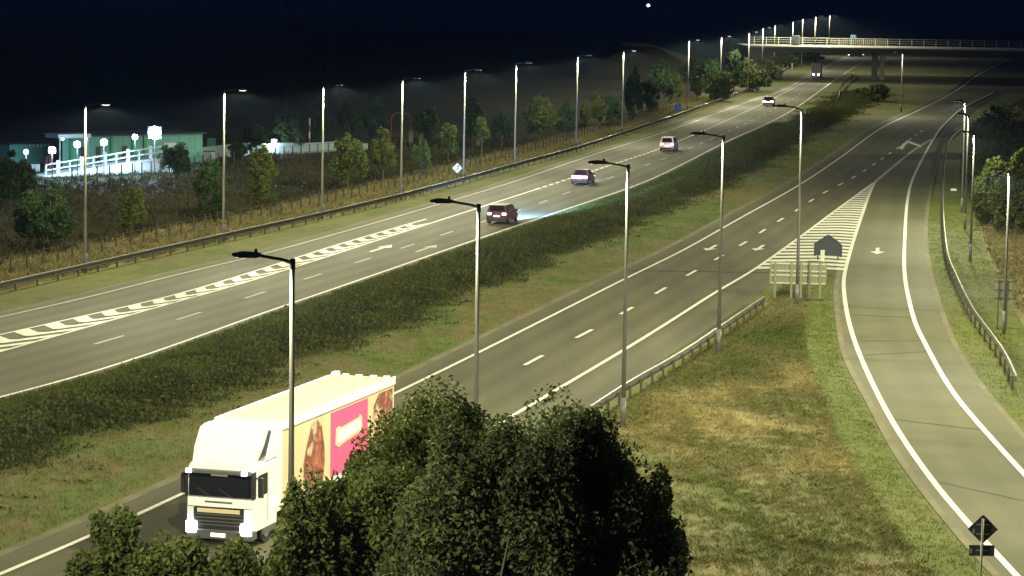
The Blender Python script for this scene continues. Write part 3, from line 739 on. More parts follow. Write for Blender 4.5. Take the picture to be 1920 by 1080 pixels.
BG = 'street lamps on the far bridge'
for u, yb, h, d in [(1493,760.,13.4,'street lamp rising behind the white cabinet of the far bridge'),(1543,925.,13.6,'rightmost and farthest street lamp, beyond the bridge railing')]:
    make_lamp(h, perp, d, 'street lamps beyond the bridge', ((u + 1.5 - 960) / F * yb, yb, 0), 1.9, rad=.16, power=LAMP_W * 1.3)
for u, vt, d in [(1475,40,'left one of the two street lamps standing on the bridge'),(1517,30,'right one of the two street lamps standing on the bridge')]:
    yb = 676.; yh = -12 + .0155 * (u - 960); x = (u + 1.5 - 960) / F * yb
    h = CH - (vt - yh) * yb / F - 7.55
    make_lamp(h, (.97, -.25), d, BG, (x, yb, 7.55), 1.9, rad=.14, power=LAMP_W * (2.6 if u > 1500 else .5))
p_ = (( 1590 - 960) / F * 684, 684.); tsn = empty('bridge_sign', (p_[0], p_[1], 7.55), 0, 'tiny dim blue sign above the right part of the bridge railing', 'road sign')
MB().tube([(0,0,0),(0,0,2.2)], .06, 6).build('post', M['steel_dark'], tsn); MB().bbox(-.7,.7,-.03,.03,1.8,2.6,.01).build('panel', M['paint_blue2'], tsn)
# embankment left of the bridge
em = MB(); 
def ringe(x, z): return [(x, 636-(7.2-z)*1.6, z) if z < 1 else (x, 646, z)]
em.add([(14,628,0),(46,632,0),(26,648,7.1),(33.,648,7.1),(26,700,7.1),(33.,700,7.1),(56,650,0),(56,700,0),(14,700,0)], [(0,1,3,2),(2,3,5,4),(1,6,7,5,3),(0,2,4,8)])
struct(em.build('embankment', M['field']))
p = G(1371, 113); ps = empty('pale_marker_post', (p[0], p[1], 0), 0, 'pale square topped post among the bushes left of the bridge', 'post')
p = G(1485, 131); mp_ = empty('white_marker_post', (p[0], p[1], 0), 0, 'short pale marker post behind the barrier below the bridge', 'post')
MB().bbox(-.25,.25,-.15,.15,0,1.6,.03).build('post', M['concrete'], mp_); MB().bbox(-.32,.32,-.2,.2,1.602,1.8,.03).build('cap', M['concrete'], mp_)
MB().tube([(0,0,0),(0,0,3.2)], .25, 8).build('post', M['concrete'], ps); MB().bbox(-.8,.8,-.2,.2,3.2,4.6,.03).build('panel', M['sign_back'], ps)

# ------------------------------------------------------------------ signs
p = G(1496, 562)
sb = empty('direction_sign', (p[0], p[1], 0), R_(-4), 'wide pale back of a road direction sign on five posts at the grass nose', 'road sign')
k = scale_at(p[1]); X = lambda u: (u - 1496) / k
z0, z1 = (562-533)/k, (562-490)/k; zm = (562-511)/k
for a, b, c, d in [(1442,1549,zm+.012,z1),(1441,1549,z0,zm-.012)]:
    MB().bbox(X(a), X(b), .02, .07, c, d, .01).build('panel', M['sign_back'], sb)
for u in (1452,1483,1501,1517,1537): MB().box(X(u)-.07, X(u)+.07, -.09, .015, -.1, z1-.02).build('post', M['sign_back'], sb)
for z in (z1-.12, zm+.12, zm-.15, z0+.08): MB().box(X(1444), X(1547), -.03, .018, z-.04, z+.04).build('bracket_rail', M['galv'], sb)
MB().box(X(1445), X(1545), -.2, .1, -.05, .1).build('base_shade_strip', M['timber'], sb)  # dark low box stands in for the shadow line under the sign
# dark pentagon sign back on the nose
p = G(1552, 488); k = scale_at(p[1]); X = lambda u: (u - 1552) / k; Zz = lambda v: (488 - v) / k
ns = empty('nose_sign', (p[0], p[1], 0), R_(-6), 'dark house shaped sign back standing on the hatched nose', 'road sign')
pent = [(X(1527),0,Zz(481)),(X(1527),0,Zz(458)),(X(1534),0,Zz(453)),(X(1551),0,Zz(441.5)),(X(1553),0,Zz(441.5)),(X(1570),0,Zz(453)),(X(1577),0,Zz(460)),(X(1577),0,Zz(482)),(X(1570),0,Zz(479)),(X(1536),0,Zz(477))]
MB().prism(pent, (0,.06,0)).build('panel', M['sign_dark'], ns)
fr_ = [(a[0]*1.06, .065, Zz(482) + (a[2]-Zz(482))*1.05) for a in pent]
MB().prism(fr_, (0,.03,0)).build('backing_frame', M['sign_black'], ns)
for u in (1533, 1571): MB().box(X(u)-.05, X(u)+.05, -.08, -.002, -.1, Zz(462)).build('post', M['sign_dark'], ns)
p = G(1542, 490); ns2 = empty('white_bollard', (p[0], p[1], 0), .3, 'short white bollard in front of the dark house shaped sign', 'bollard')
MB().bbox(-.13,.13,-.1,.1,-.05,.75,.03).build('body', M['sign_white'], ns2); MB().bbox(-.15,.15,-.12,.12,.752,.82,.02).build('cap', M['sign_white'], ns2)
# diamond sign, lower right
p = G(1835, 1150); k = scale_at(p[1]); Zz = lambda v: (1150 - v) / k
ds = empty('diamond_sign', (p[0], p[1], 0), 0, 'dark back of a diamond warning sign with a plate below, lower right corner', 'road sign')
r_ = 29 / k; zc = Zz(986); cx = 2.5/k
MB().prism([(cx-r_,0,zc),(cx-.03,0,zc+r_-.03),(cx+.03,0,zc+r_-.03),(cx+r_,0,zc),(cx+.03,0,zc-r_+.03),(cx-.03,0,zc-r_+.03)], (0,.03,0)).build('diamond_panel', M['sign_dark'], ds)
MB().bbox(cx-25/k, cx+24/k, 0, .03, Zz(1038), Zz(1017), .008).build('plate', M['sign_dark'], ds)
MB().tube([(0,-.045,-.1),(cx*.6,-.045,Zz(965))], .038, 10).build('post', M['galv'], ds, True)
for z, u in ((zc-.05, 1820), (Zz(1027), 1816)): MB().box((u-1835)/k-.035, (u-1835)/k+.035, -.006, -.001, z-.09, z+.06).build('sticker', M['sign_blue' if False else 'galv'], ds)
for z in (zc+.15, zc-.15, Zz(1027)): MB().box(cx-.2, cx+.2, -.02, -.003, z-.02, z+.02).build('bracket', M['galv'], ds)
# merge warning sign
p = G(857, 341); k = scale_at(p[1]); zc = (341-315)/k; r_ = 10.5/k
ms = empty('merge_sign', (p[0], p[1], 0), R_(8), 'pale diamond warning sign with a black merging arrow beside a street lamp', 'road sign')
MB().tube([(0,.05,-.1),(0,.05,zc+r_*.5)], .045, 8).build('post', M['steel_dark'], ms)
MB().prism([(-r_,0,zc),(0,0,zc+r_),(r_,0,zc),(0,0,zc-r_)], (0,.03,0)).build('panel', M['sign_black'], ms)
q = r_*.9; MB().prism([(-q,-.006,zc),(0,-.006,zc+q),(q,-.006,zc),(0,-.006,zc-q)], (0,.004,0)).build('face', M['sign_white'], ms)
sy = MB(); y_ = -.012
sy.prism([(.05,y_,zc-.34),(.13,y_,zc-.34),(.13,y_,zc+.14),(.05,y_,zc+.14)], (0,.004,0)).prism([(-.04,y_,zc+.13),(.22,y_,zc+.13),(.09,y_,zc+.36)], (0,.004,0)).prism([(-.26,y_,zc-.2),(-.2,y_,zc-.26),(.07,y_,zc-.06),(.07,y_,zc+.04)], (0,.003,0))
sy.build('arrow_symbol', M['sign_black'], ms)
# small blue sign
p = G(1271, 217); k = scale_at(p[1]); zc = (217-201)/k
bs = empty('blue_sign', (p[0], p[1], 0), R_(8), 'small bright blue sign behind the far barrier', 'road sign')
MB().tube([(0,.05,-.1),(0,.05,zc)], .05, 8).build('post', M['steel_dark'], bs); MB().bbox(-.52,.5,0,.03,zc-.5,zc+.5,.01).build('panel', M['sign_blue'], bs); MB().box(-.06,.06,-.008,-.002,zc-.3,zc+.3).build('symbol', M['sign_white'], bs)
# small sign back right
p = G(1877, 617); k = scale_at(p[1]); X = lambda u: (u - 1877) / k; Zz = lambda v: (617 - v) / k
rs = empty('small_direction_sign', (p[0], p[1], 0), R_(-5), 'small square sign back on two posts beside the rightmost street lamp', 'road sign')
MB().bbox(X(1862), X(1896), 0, .04, Zz(562), Zz(523), .01).build('panel', M['sign_back'], rs)
for u in (1870, 1886): MB().box(X(u)-.035, X(u)+.035, -.08, -.002, -.1, Zz(523)).build('post', M['steel_dark'], rs)
for v in (525, 542, 558): MB().box(X(1862), X(1896), -.03, -.001, Zz(v)-.025, Zz(v)+.025).build('bracket_rail', M['steel_dark'], rs)
p = G(1788, 357); mk = empty('white_slab_marker', (p[0], p[1], 0), 0, 'small white slab lying on the grass right of the curved barrier', 'marker')
MB().bbox(-.28,.28,-.2,.2,-.02,.18,.02).build('slab', M['sign_white'], mk); MB().bbox(-.1,.1,-.1,.1,.182,.24,.02).build('lid', M['galv'], mk)

# ------------------------------------------------------------------ vehicles
def wheel(parent, x, y, r, w):
    t = MB().cyl((0,0,0), r, w, 'x', 18).build('wheel', M['tyre'], parent); t.location = (x, y, r)
    s = 1 if x > 0 else -1
    MB().cyl((s*(w/2+.006),0,0), r*.62, .02, 'x', 14).build('rim', M['rim'], t)
    return t
def beam(parent, loc, power, color, tilt=-4, size=46, yaw=0):
    ld = bpy.data.lights.new('headlight_bulb', 'SPOT'); ld.energy = power; ld.color = color; ld.spot_size = R_(size); ld.spot_blend = .8; ld.shadow_soft_size = .08
    lo = bpy.data.objects.new('headlight_bulb', ld); col.objects.link(lo); lo.parent = parent; lo.location = loc
    lo.rotation_euler = (R_(90 + tilt), 0, R_(yaw))     # towards +Y, dipped
def make_car(p, yaw, label, paint, kind, tail='tail_glow', full_bar=False, headp=1500, headc=(.9,.95,1), plate=True, front=False, L=4.3, W=1.8, H=1.48, headsize=46, tilt=-4, tsize=1.0, yawl=0):
    r = empty('car', (p[0], p[1], .022), yaw, label, 'car')
    w = W / 2; yb, yf = 0.0, L
    belt = .92 if kind != 'suv' else 1.0; gz = .22
    def sec(y, ww, zb, zt, zs): return [(-ww*.93,y,zb),(-ww,y,zb+.22),(-ww,y,zs),(-ww*.93,y,zt),(ww*.93,y,zt),(ww,y,zs),(ww,y,zb+.22),(ww*.93,y,zb)]
    if kind == 'sedan': st = [(0,.86,.34,belt,.8),(.12,.97,gz,belt+.02,.84),(1.0,1,gz,belt,.84),(3.0,1,gz,belt-.02,.82),(L-.8,.98,gz,.80,.72),(L-.15,.9,.26,.66,.58),(L,.8,.34,.56,.5)]
    else: st = [(0,.88,.34,belt,.8),(.10,.98,gz,belt+.02,.86),(1.0,1,gz,belt,.86),(3.0,1,gz,belt-.02,.84),(L-.8,.98,gz,.88,.76),(L-.15,.9,.26,.74,.62),(L,.8,.34,.6,.5)]
    MB().loft([sec(y, w*a, b, c, d) for y, a, b, c, d in st]).build('body', M[paint], r)
    if kind == 'sedan': cab = [(.55,.80,belt),(1.15,.70,H),(2.35,.70,H),(3.15,.82,belt-.02)]
    elif kind == 'suv': cab = [(.06,.88,belt),(.30,.76,H),(2.55,.76,H),(3.35,.86,belt-.02)]
    else: cab = [(.10,.86,belt),(.55,.74,H),(2.2,.74,H),(3.2,.84,belt-.02)]
    (y0,w0,zb),(y1,w1,zt),(y2,w2,_),(y3,w3,zb3) = cab
    vs = [(-w*.93,y0,zb),(w*.93,y0,zb),(-w*w1,y1,zt),(w*w1,y1,zt),(-w*w2,y2,zt),(w*w2,y2,zt),(-w*.93,y3,zb3),(w*.93,y3,zb3)]
    MB().add(vs, [(0,1,3,2),(2,3,5,4),(4,5,7,6),(0,2,4,6),(1,7,5,3),(0,6,7,1)]).build('cabin', M[paint], r)
    def lerp(a, b, t): return tuple(a[i] + (b[i]-a[i])*t for i in range(3))
    def pane(name, a, b, c, d, o, ins=.1, mt='glass_dark'):
        q = []
        for i, (s, t) in enumerate(((ins,ins),(1-ins,ins),(1-ins,1-ins),(ins,1-ins))):
            q.append(tuple(np.array(lerp(lerp(a,b,s), lerp(d,c,s), t)) + np.array(o)))
        MB().quad(*q).build(name, M[mt], r)
    pane('rear_window', vs[0], vs[1], vs[3], vs[2], (0,-.012,.012), .12); pane('windscreen', vs[6], vs[7], vs[5], vs[4], (0,.012,.012))
    for s, ids in ((-1,(0,6,4,2)),(1,(1,7,5,3))):
        a, b, c, d = [vs[i] for i in ids]
        for f0, f1 in ((.06,.30),(.33,.62),(.65,.93)):
            m0 = lerp(a,b,f0); m1 = lerp(a,b,f1); t0 = lerp(d,c,max(0,(f0-.12)*1.3) if f0 > .1 else .02); t1 = lerp(d,c,min(1,(f1-.12)*1.25))
            pane('side_window', m0, m1, t1, t0, (s*.012,0,.004), .08)
    for sx in (-1, 1):
        for y in (.85, L - .95): wheel(r, sx*(w-.10), y, .33 if kind != 'suv' else .36, .22)
        hw_ = .19 * tsize; z = .78 if kind != 'suv' else .86
        MB().bbox(sx*(w-.30)-hw_, sx*(w-.30)+hw_, -.035, .06, z-.11*tsize, z+.11*tsize, .02).build('tail_light', M[tail], r)
        MB().bbox(sx*(w-.32)-.17, sx*(w-.32)+.17, L-.10, L+.01, .55, .70, .02).build('headlight', M['head_glow'], r)
        MB().bbox(sx*(w+.10)-.10, sx*(w+.10)+.10, 2.75, 2.9, .95, 1.1, .02).build('mirror', M[paint], r)
    if full_bar: MB().bbox(-w+.2, w-.2, -.030, .05, .80, .90, .01).build('light_bar', M['tail_white'], r)
    if plate: MB().bbox(-.26, .26, -.03, -.001, .62, .74, .01).build('number_plate', M['warm_glow'], r)  # plate is given a glow so that it looks lit
    MB().bbox(-w*.9, w*.9, -.06, .10, .24, .46, .03).build('rear_bumper', M['plastic_black'], r)
    beam(r, (0, L + .15, .65), headp, headc, tilt, headsize, yawl)
    lt = bpy.data.lights.new('tail_bulb', 'POINT'); lt.energy = 9; lt.color = (1,.12,.10); lt.shadow_soft_size = .15
    lo = bpy.data.objects.new('tail_bulb', lt); col.objects.link(lo); lo.parent = r; lo.location = (0, -.45, .8)
    return r
def head_on(c, p):
    i = int(np.argmin(np.linalg.norm(c - p, axis=1))); t = tang(c)[i]; return math.atan2(t[1], t[0]) - math.pi/2
for (u, v, kw) in [
    (931, 421, dict(label='dark maroon hatchback throwing a blue headlight pool, nearest car on the far carriageway', paint='paint_maroon', kind='suv', headp=160000, headc=(.20,.50,1), headsize=60, tilt=-10, H=1.56, W=1.85, tail='tail_white', tsize=.9, yawl=5)),
    (1086, 347, dict(label='dark red saloon with a full width glowing tail light strip', paint='paint_red', kind='sedan', full_bar=True, headp=6000, headc=(.85,.9,1), tail='tail_white', tsize=1.1, H=1.45, tilt=-6)),
    (1250, 284, dict(label='white hatchback with a dark rear window on the far carriageway', paint='paint_white', kind='suv', headp=4500, headc=(.9,.92,1), H=1.7, W=1.85, tilt=-6)),
    (1440, 199, dict(label='small dark red car far down the carriageway with glowing tail lights', paint='paint_darkred', kind='hatch', headp=3000, tail='tail_white', tsize=1.5, H=1.6, W=1.9))]:
    p = G(u, v); make_car(p, head_on(cD if v > 300 else cC, p), **kw)
p = G(1618, 107); make_car(np.array([p[0], p[1]]), R_(70), 'pale blue car seen from the side under the far bridge', 'paint_blue', 'hatch', headp=2500, plate=False, L=4.6)
# box lorry
p = G(1530, 145); bl = empty('box_lorry', (p[0], p[1], .022), head_on(cC, p), 'small grey box lorry below the far bridge', 'lorry')
MB().bbox(-1.15,1.15,0,4.6,.75,3.3,.04).build('box_body', M['paint_silver'], bl); MB().bbox(-1.1,1.1,4.75,6.3,.5,2.4,.15).build('cab', M['paint_white'], bl)
MB().box(-.03,.03,-.02,-.001,.8,3.2).build('door_seam', M['plastic_black'], bl); MB().bbox(-1.1,1.1,-.1,.1,.45,.7,.02).build('rear_bumper', M['plastic_black'], bl)
for sx in (-1, 1):
    MB().bbox(sx*.6-.28, sx*.6+.28, -.14, -.101, .45, .85, .01).build('tail_light', M['tail_white'], bl)
    for y in (1.2, 5.4): wheel(bl, sx*.98, y, .42, .28)
beam(bl, (0, 6.5, .8), 3000, (.9,.92,1))

# articulated lorry towards the camera: local +Y is its forward direction
fp = np.array([-9.9, 92.5]); rp_ = np.array([-5.75, 106.8]); dv = fp - rp_; TL = float(np.linalg.norm(dv)); dv /= TL
ty = math.atan2(dv[1], dv[0]) - math.pi/2
TRK = (fp[0], fp[1], .022)
tk = empty('lorry_tractor', TRK, ty, 'white lorry cab with a tall roof deflector and bright headlights, behind the leaves', 'lorry')
# in this frame +X is the side facing away (image left) and -X is image right; the nose is at y = 0
W2 = 1.24
cabm = MB()
def cs(y, w, z0, z1): return [(-w,y,z0),(-w,y,z1-.1),(-w+.1,y,z1),(w-.1,y,z1),(w,y,z1-.1),(w,y,z0)]
cabm.loft([cs(-2.25, W2, .55, 2.85), cs(-.35, W2, .55, 2.85), cs(-.12, W2-.04, .6, 2.70)]).build('cab', M['truck_white'], tk)
MB().loft([[(-1.20,-.13,1.36),(-1.20,-.13,1.70),(1.20,-.13,1.70),(1.20,-.13,1.36)], [(-1.14,.03,1.38),(-1.14,.01,1.68),(1.14,.01,1.68),(1.14,.03,1.38)]]).build('front_panel', M['truck_white'], tk)
MB().loft([[(-1.16,-.11,1.72),(-1.14,-.11,2.62),(1.14,-.11,2.62),(1.16,-.11,1.72)], [(-1.10,.02,1.74),(-1.06,-.06,2.60),(1.06,-.06,2.60),(1.10,.02,1.74)]]).build('windscreen', M['glass_dark'], tk)
MB().bbox(-1.22, 1.22, -.10, .22, 2.56, 2.66, .02).build('sun_visor', M['truck_grey'], tk)
gr = MB().bbox(-.92, .92, -.15, .02, .62, 1.34, .03).build('grille', M['truck_black'], tk)
for z in (.74, .86, .98, 1.10): MB().box(-.86, .86, .021, .035, z, z+.035).build('grille_slat', M['truck_grey'], gr)
MB().box(-.78, .78, .022, .05, 1.18, 1.32).build('grille_bar', M['truck_cream'], gr)
bp_ = MB().bbox(-1.22, 1.22, -.5, .06, .28, .60, .05).build('bumper', M['truck_grey'], tk)
MB().box(-.26,.26,.061,.075,.36,.48).build('number_plate', M['warm_glow'], bp_)  # front plate glows as if light fell on it
for sx in (-1, 1):
    MB().loft([[(sx*.93,-.2,.60),(sx*.93,-.2,1.34),(sx*1.23,-.2,1.34),(sx*1.23,-.2,.60)], [(sx*.93,.02,.60),(sx*.93,.02,1.34),(sx*1.18,-.04,1.34),(sx*1.18,-.04,.60)]]).build('corner_panel', M['truck_white'], tk)
    MB().bbox(sx*1.0-.21, sx*1.0+.19, .0, .085, .46, .86, .05).build('headlight', M['head_glow'], tk)
    MB().bbox(sx*1.02-.10, sx*1.02+.10, .22, .28, 2.56, 2.70, .02).build('visor_lamp', M['marker_glow'], tk)
    mr = MB().bbox(sx*1.42-.09, sx*1.42+.09, -.38, -.20, 1.75, 2.45, .04).build('mirror', M['truck_black'], tk)
    MB().tube([(sx*1.2,-.3,2.4),(sx*1.42,-.3,2.4)], .025, 6).build('mirror_arm', M['truck_black'], mr)
    MB().box(sx*1.242-.006, sx*1.242+.006, -1.35, -.50, 1.72, 2.45).build('side_window', M['glass_dark'], tk)
    MB().box(sx*1.243-.004, sx*1.243+.004, -1.42, -1.40, .75, 2.5).build('door_seam', M['truck_black'], tk)
    MB().box(sx*1.15-.12, sx*1.15+.12, -2.1, -.9, .35, .56).build('step', M['truck_grey'], tk)
    MB().bbox(sx*1.27-.03, sx*1.27+.03, -2.05, -1.85, 1.25, 1.38, .01).build('side_lamp', M['marker_glow'], tk)
    for y in (-1.35,): wheel(tk, sx*1.05, y, .50, .32)
    wheel(tk, sx*1.0, -4.2, .50, .5)
    beam(tk, (sx*1.0, .25, .66), 200, (.80,.88,1), -5, 80)
for sx in (-.45, .35):
    MB().tube([(sx,.03,1.76),(sx+.45,.03,2.02)], .02, 5).build('wiper', M['plastic_black'], tk)
MB().box(-.3,.3,-.10,-.02,2.44,2.54).build('interior_trim', M['truck_cream'], tk)
for x in (-1.21, 1.21): MB().box(x-.035, x+.035, -.30, .012, 1.7, 2.62).build('door_pillar', M['truck_black'], tk)
MB().box(-1.0,1.0,-.63,-.60,2.84,2.87).build('roof_seam', M['truck_black'], tk)
MB().box(-.5,.5,.029,.034,1.52,1.58).build('badge_strip', M['truck_grey'], tk)
df = MB()
df.loft([[(-1.10,-.30,2.86),(1.10,-.30,2.86),(1.10,-.75,2.86),(-1.10,-.75,2.86)], [(-1.16,-.62,3.35),(1.16,-.62,3.35),(1.16,-1.2,3.35),(-1.16,-1.2,3.35)], [(-1.18,-1.15,3.92),(1.18,-1.15,3.92),(1.18,-1.6,3.92),(-1.18,-1.6,3.92)], [(-1.16,-1.5,4.0),(1.16,-1.5,4.0),(1.16,-2.0,4.0),(-1.16,-2.0,4.0)]]).build('roof_deflector', M['truck_white'], tk)
for sx in (-1, 1):
    MB().prism([(sx*1.19,-1.2,2.86),(sx*1.19,-2.35,2.86),(sx*1.19,-2.35,3.95),(sx*1.19,-1.95,3.95)], (sx*.05,0,0)).build('side_deflector', M['truck_white'], tk)
    MB().bbox(sx*1.22-.03, sx*1.22+.03, -2.75, -2.26, .9, 3.95, .01).build('cab_extender', M['truck_white'], tk)
MB().box(-.45,.45,-6.0,-2.3,.62,.95).build('chassis', M['truck_black'], tk)
tr = empty('lorry_trailer', TRK, ty, 'cream roofed lorry trailer with a pink and cream printed side', 'trailer')
yF, yR, zt_ = -2.75, -TL, 4.03
MB().bbox(-1.25, 1.25, yR, yF, 1.05, 3.86, .02).build('body', M['truck_cream'], tr)
MB().box(-1.22, 1.22, yR+.05, yF-.04, 3.862, 3.97).build('roof', M['truck_roof'], tr)
for sx in (-1, 1):
    MB().box(sx*1.255-.04, sx*1.255+.04, yR-.03, yF+.03, 3.72, 4.02).build('top_rail', M['truck_white'], tr)
    MB().box(sx*1.25-.03, sx*1.25+.03, yR, yF, 1.0, 1.18).build('side_rail', M['truck_white'], tr)
MB().box(-1.24,1.24,yF+.001,yF+.05,1.1,4.02).build('headboard', M['truck_white'], tr)
for sx in (-1, 1): MB().bbox(sx*1.05-.13, sx*1.05+.13, yF+.02, yF+.16, 3.86, 4.02, .02).build('marker_lamp', M['warm_glow'], tr)
TLL = yF - yR
def side(name, a0, a1, z0, z1, mt, o=0.0):
    return MB().box(-1.262-o, -1.252-o, yF-a1, yF-a0, z0, z1).build(name, M[mt], tr)
side('pink_panel', 4.9, 9.0, 1.2, 3.6, 'truck_pink')
def sidepoly(name, pts, mt, o): return MB().prism([(-1.262-o, yF-a, z) for a, z in pts], (-.006,0,0)).build(name, M[mt], tr)
sidepoly('printed_picture', [(2.3,1.2),(2.1,2.2),(2.5,2.9),(2.9,3.5),(3.4,3.62),(3.9,3.3),(4.2,2.6),(4.3,1.9),(4.1,1.2)], 'picture', .0)
sidepoly('printed_picture', [(9.7,1.2),(9.7,3.2),(10.3,3.6),(11.9,3.6),(11.95,1.2)], 'picture', .0)
sidepoly('name_label', [(5.35,2.35),(5.4,2.95),(5.75,3.0),(6.0,2.92),(7.9,3.02),(8.1,3.12),(8.3,3.0),(8.35,2.55),(8.0,2.42),(6.1,2.28),(5.8,2.2)], 'truck_cream', .012)
sidepoly('label_rim', [(5.55,2.45),(5.6,2.83),(8.1,2.92),(8.15,2.6),(5.8,2.36)], 'truck_white', .022)
for k in range(3):
    for sx in (-1, 1): wheel(tr, sx*1.0, yR + 1.6 + k*1.3, .5, .4)
MB().box(-1.2,1.2,yR-.06,yR-.001,1.1,3.8).build('rear_door', M['truck_grey'], tr)
for k, x in enumerate((.75, .2, -.4, -.95)): MB().bbox(x-.13, x+.13, yR-.02, yR+.10, 3.972, 4.03, .01).build('rear_roof_lamp', M['truck_white'], tr)
MB().bbox(1.0,1.24,yR-.02,yR+.4,3.98,4.12,.02).build('roof_corner', M['truck_white'], tr)

# ------------------------------------------------------------------ vegetation
def leaf_quads(C, size, rng, droop=.0, aspect=1.9):
    n = len(C); a = rng.normal(size=(n, 3)); a /= np.linalg.norm(a, axis=1)[:, None]
    b = rng.normal(size=(n, 3)); b -= (b * a).sum(1)[:, None] * a; b /= np.linalg.norm(b, axis=1)[:, None]
    s = size * rng.uniform(.6, 1.3, size=(n, 1))
    a = a * s * .5 * aspect; b = b * s * .5
    return np.stack([C - a, C + b - a * .1, C + a, C - b - a * .1], 1).reshape(-1, 3)
def crown_points(rng, n, R, clumps, fill=.45, shape=1.0, clump_r=.33):
    K = rng.normal(size=(clumps, 3)); K /= np.linalg.norm(K, axis=1)[:, None]
    rad = rng.uniform(fill, .88, size=(clumps, 1)); out = rng.uniform(0, 1, clumps) < .3; rad[out] = rng.uniform(.88, 1.06, (int(out.sum()), 1)); K = K * rad
    wz = 1 - .35 * shape * np.clip(K[:, 2:3], -1, 1); K[:, :2] *= wz
    w = rng.uniform(.5, 1.5, clumps); w /= w.sum(); idx = rng.choice(clumps, n, p=w)
    crs = rng.uniform(.7, 1.4, clumps); crs[out] *= .5; w2 = w * np.where(out, .45, 1.0); idx = rng.choice(clumps, n, p=w2 / w2.sum()); cr = crs[idx][:, None] * clump_r
    d = rng.normal(size=(n, 3)); d /= np.linalg.norm(d, axis=1)[:, None]
    P = K[idx] + d * cr * (rng.uniform(0, 1, (n, 1)) ** .45)
    return P * np.array(R)
def make_tree(loc, H, crown_z0, Wd, label, group, mt='leaf_tree', n=2600, leaf=.26, seed=1, name='tree', clumps=26, lean=0, crown_off=0, depth=None):
    rng = np.random.default_rng(seed); rr = random.Random(seed)
    r = empty(name, (loc[0], loc[1], -.05), 0, label, 'tree' if 'tree' in name else 'bush', group)
    rz = (H - crown_z0) / 2; cz = crown_z0 + rz; D = depth or Wd
    tm = MB(); tr_ = max(.05, H * .018)
    top = (crown_off + lean, 0, H * .86)
    tm.tube([(0,0,0), (lean*.15,0,crown_z0*.6), (lean*.5 + crown_off*.5, rr.uniform(-.1,.1), crown_z0 + rz*.4), top], [tr_*1.25, tr_, tr_*.7, tr_*.25], 7)
    for k in range(7):
        a = rr.uniform(0, 6.28); z = crown_z0 * .8 + rz * rr.uniform(.1, 1.2); f = z / H
        b = (lean*f + crown_off*f, 0, z)
        e = (b[0] + math.cos(a)*Wd*.34, b[1] + math.sin(a)*D*.34, z + rz*rr.uniform(.3,.7))
        mid = tuple((b[i]+e[i])/2 + (0,0,.1)[i] for i in range(3))
        tm.tube([b, mid, e], [tr_*.5, tr_*.35, tr_*.15], 5)
    tm.build('trunk', M['bark'], r)
    P = crown_points(rng, n, (Wd/2, D/2, rz), clumps) + np.array([crown_off + lean*.6, 0, cz])
    np_mesh('crown', leaf_quads(P, leaf, rng), 4, M[mt], r)
    return r
TG = 'trees in the field behind the far barrier'
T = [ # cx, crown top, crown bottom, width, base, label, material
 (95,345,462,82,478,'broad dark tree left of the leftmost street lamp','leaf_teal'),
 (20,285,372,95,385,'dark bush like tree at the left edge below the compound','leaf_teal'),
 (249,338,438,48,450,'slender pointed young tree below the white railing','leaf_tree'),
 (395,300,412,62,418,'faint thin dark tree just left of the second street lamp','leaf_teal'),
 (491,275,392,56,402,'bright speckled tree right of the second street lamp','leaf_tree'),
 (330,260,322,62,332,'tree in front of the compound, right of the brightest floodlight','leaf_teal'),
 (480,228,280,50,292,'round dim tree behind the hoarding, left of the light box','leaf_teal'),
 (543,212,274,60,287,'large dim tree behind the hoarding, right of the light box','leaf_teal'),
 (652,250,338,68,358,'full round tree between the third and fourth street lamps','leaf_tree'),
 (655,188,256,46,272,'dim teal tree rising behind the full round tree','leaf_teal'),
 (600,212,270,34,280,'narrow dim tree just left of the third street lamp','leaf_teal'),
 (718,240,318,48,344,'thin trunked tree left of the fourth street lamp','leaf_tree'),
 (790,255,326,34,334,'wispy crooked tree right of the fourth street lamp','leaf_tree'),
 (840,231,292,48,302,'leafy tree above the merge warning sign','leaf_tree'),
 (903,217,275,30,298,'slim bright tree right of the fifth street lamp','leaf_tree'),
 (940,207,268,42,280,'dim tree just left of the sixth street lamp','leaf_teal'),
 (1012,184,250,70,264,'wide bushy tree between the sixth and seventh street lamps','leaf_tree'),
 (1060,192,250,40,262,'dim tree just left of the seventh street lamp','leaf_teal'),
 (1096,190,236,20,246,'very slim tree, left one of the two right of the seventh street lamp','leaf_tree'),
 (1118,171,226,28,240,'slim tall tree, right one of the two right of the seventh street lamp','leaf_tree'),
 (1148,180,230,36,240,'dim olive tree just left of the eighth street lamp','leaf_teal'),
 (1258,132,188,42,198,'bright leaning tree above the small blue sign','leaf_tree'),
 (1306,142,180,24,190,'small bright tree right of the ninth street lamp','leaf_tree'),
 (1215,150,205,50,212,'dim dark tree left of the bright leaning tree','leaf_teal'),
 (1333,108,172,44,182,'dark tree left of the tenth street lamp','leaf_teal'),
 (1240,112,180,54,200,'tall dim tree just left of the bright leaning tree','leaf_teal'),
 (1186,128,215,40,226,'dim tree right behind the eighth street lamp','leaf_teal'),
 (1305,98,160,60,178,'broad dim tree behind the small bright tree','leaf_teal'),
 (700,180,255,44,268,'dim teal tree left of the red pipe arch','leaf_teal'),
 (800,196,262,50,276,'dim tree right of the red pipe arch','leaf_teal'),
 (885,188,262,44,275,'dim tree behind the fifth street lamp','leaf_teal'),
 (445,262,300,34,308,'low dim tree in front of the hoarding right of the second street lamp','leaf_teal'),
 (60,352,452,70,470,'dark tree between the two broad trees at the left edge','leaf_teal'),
 (1375,96,158,44,172,'dark olive tree between the tenth and eleventh street lamps','leaf_teal'),
]
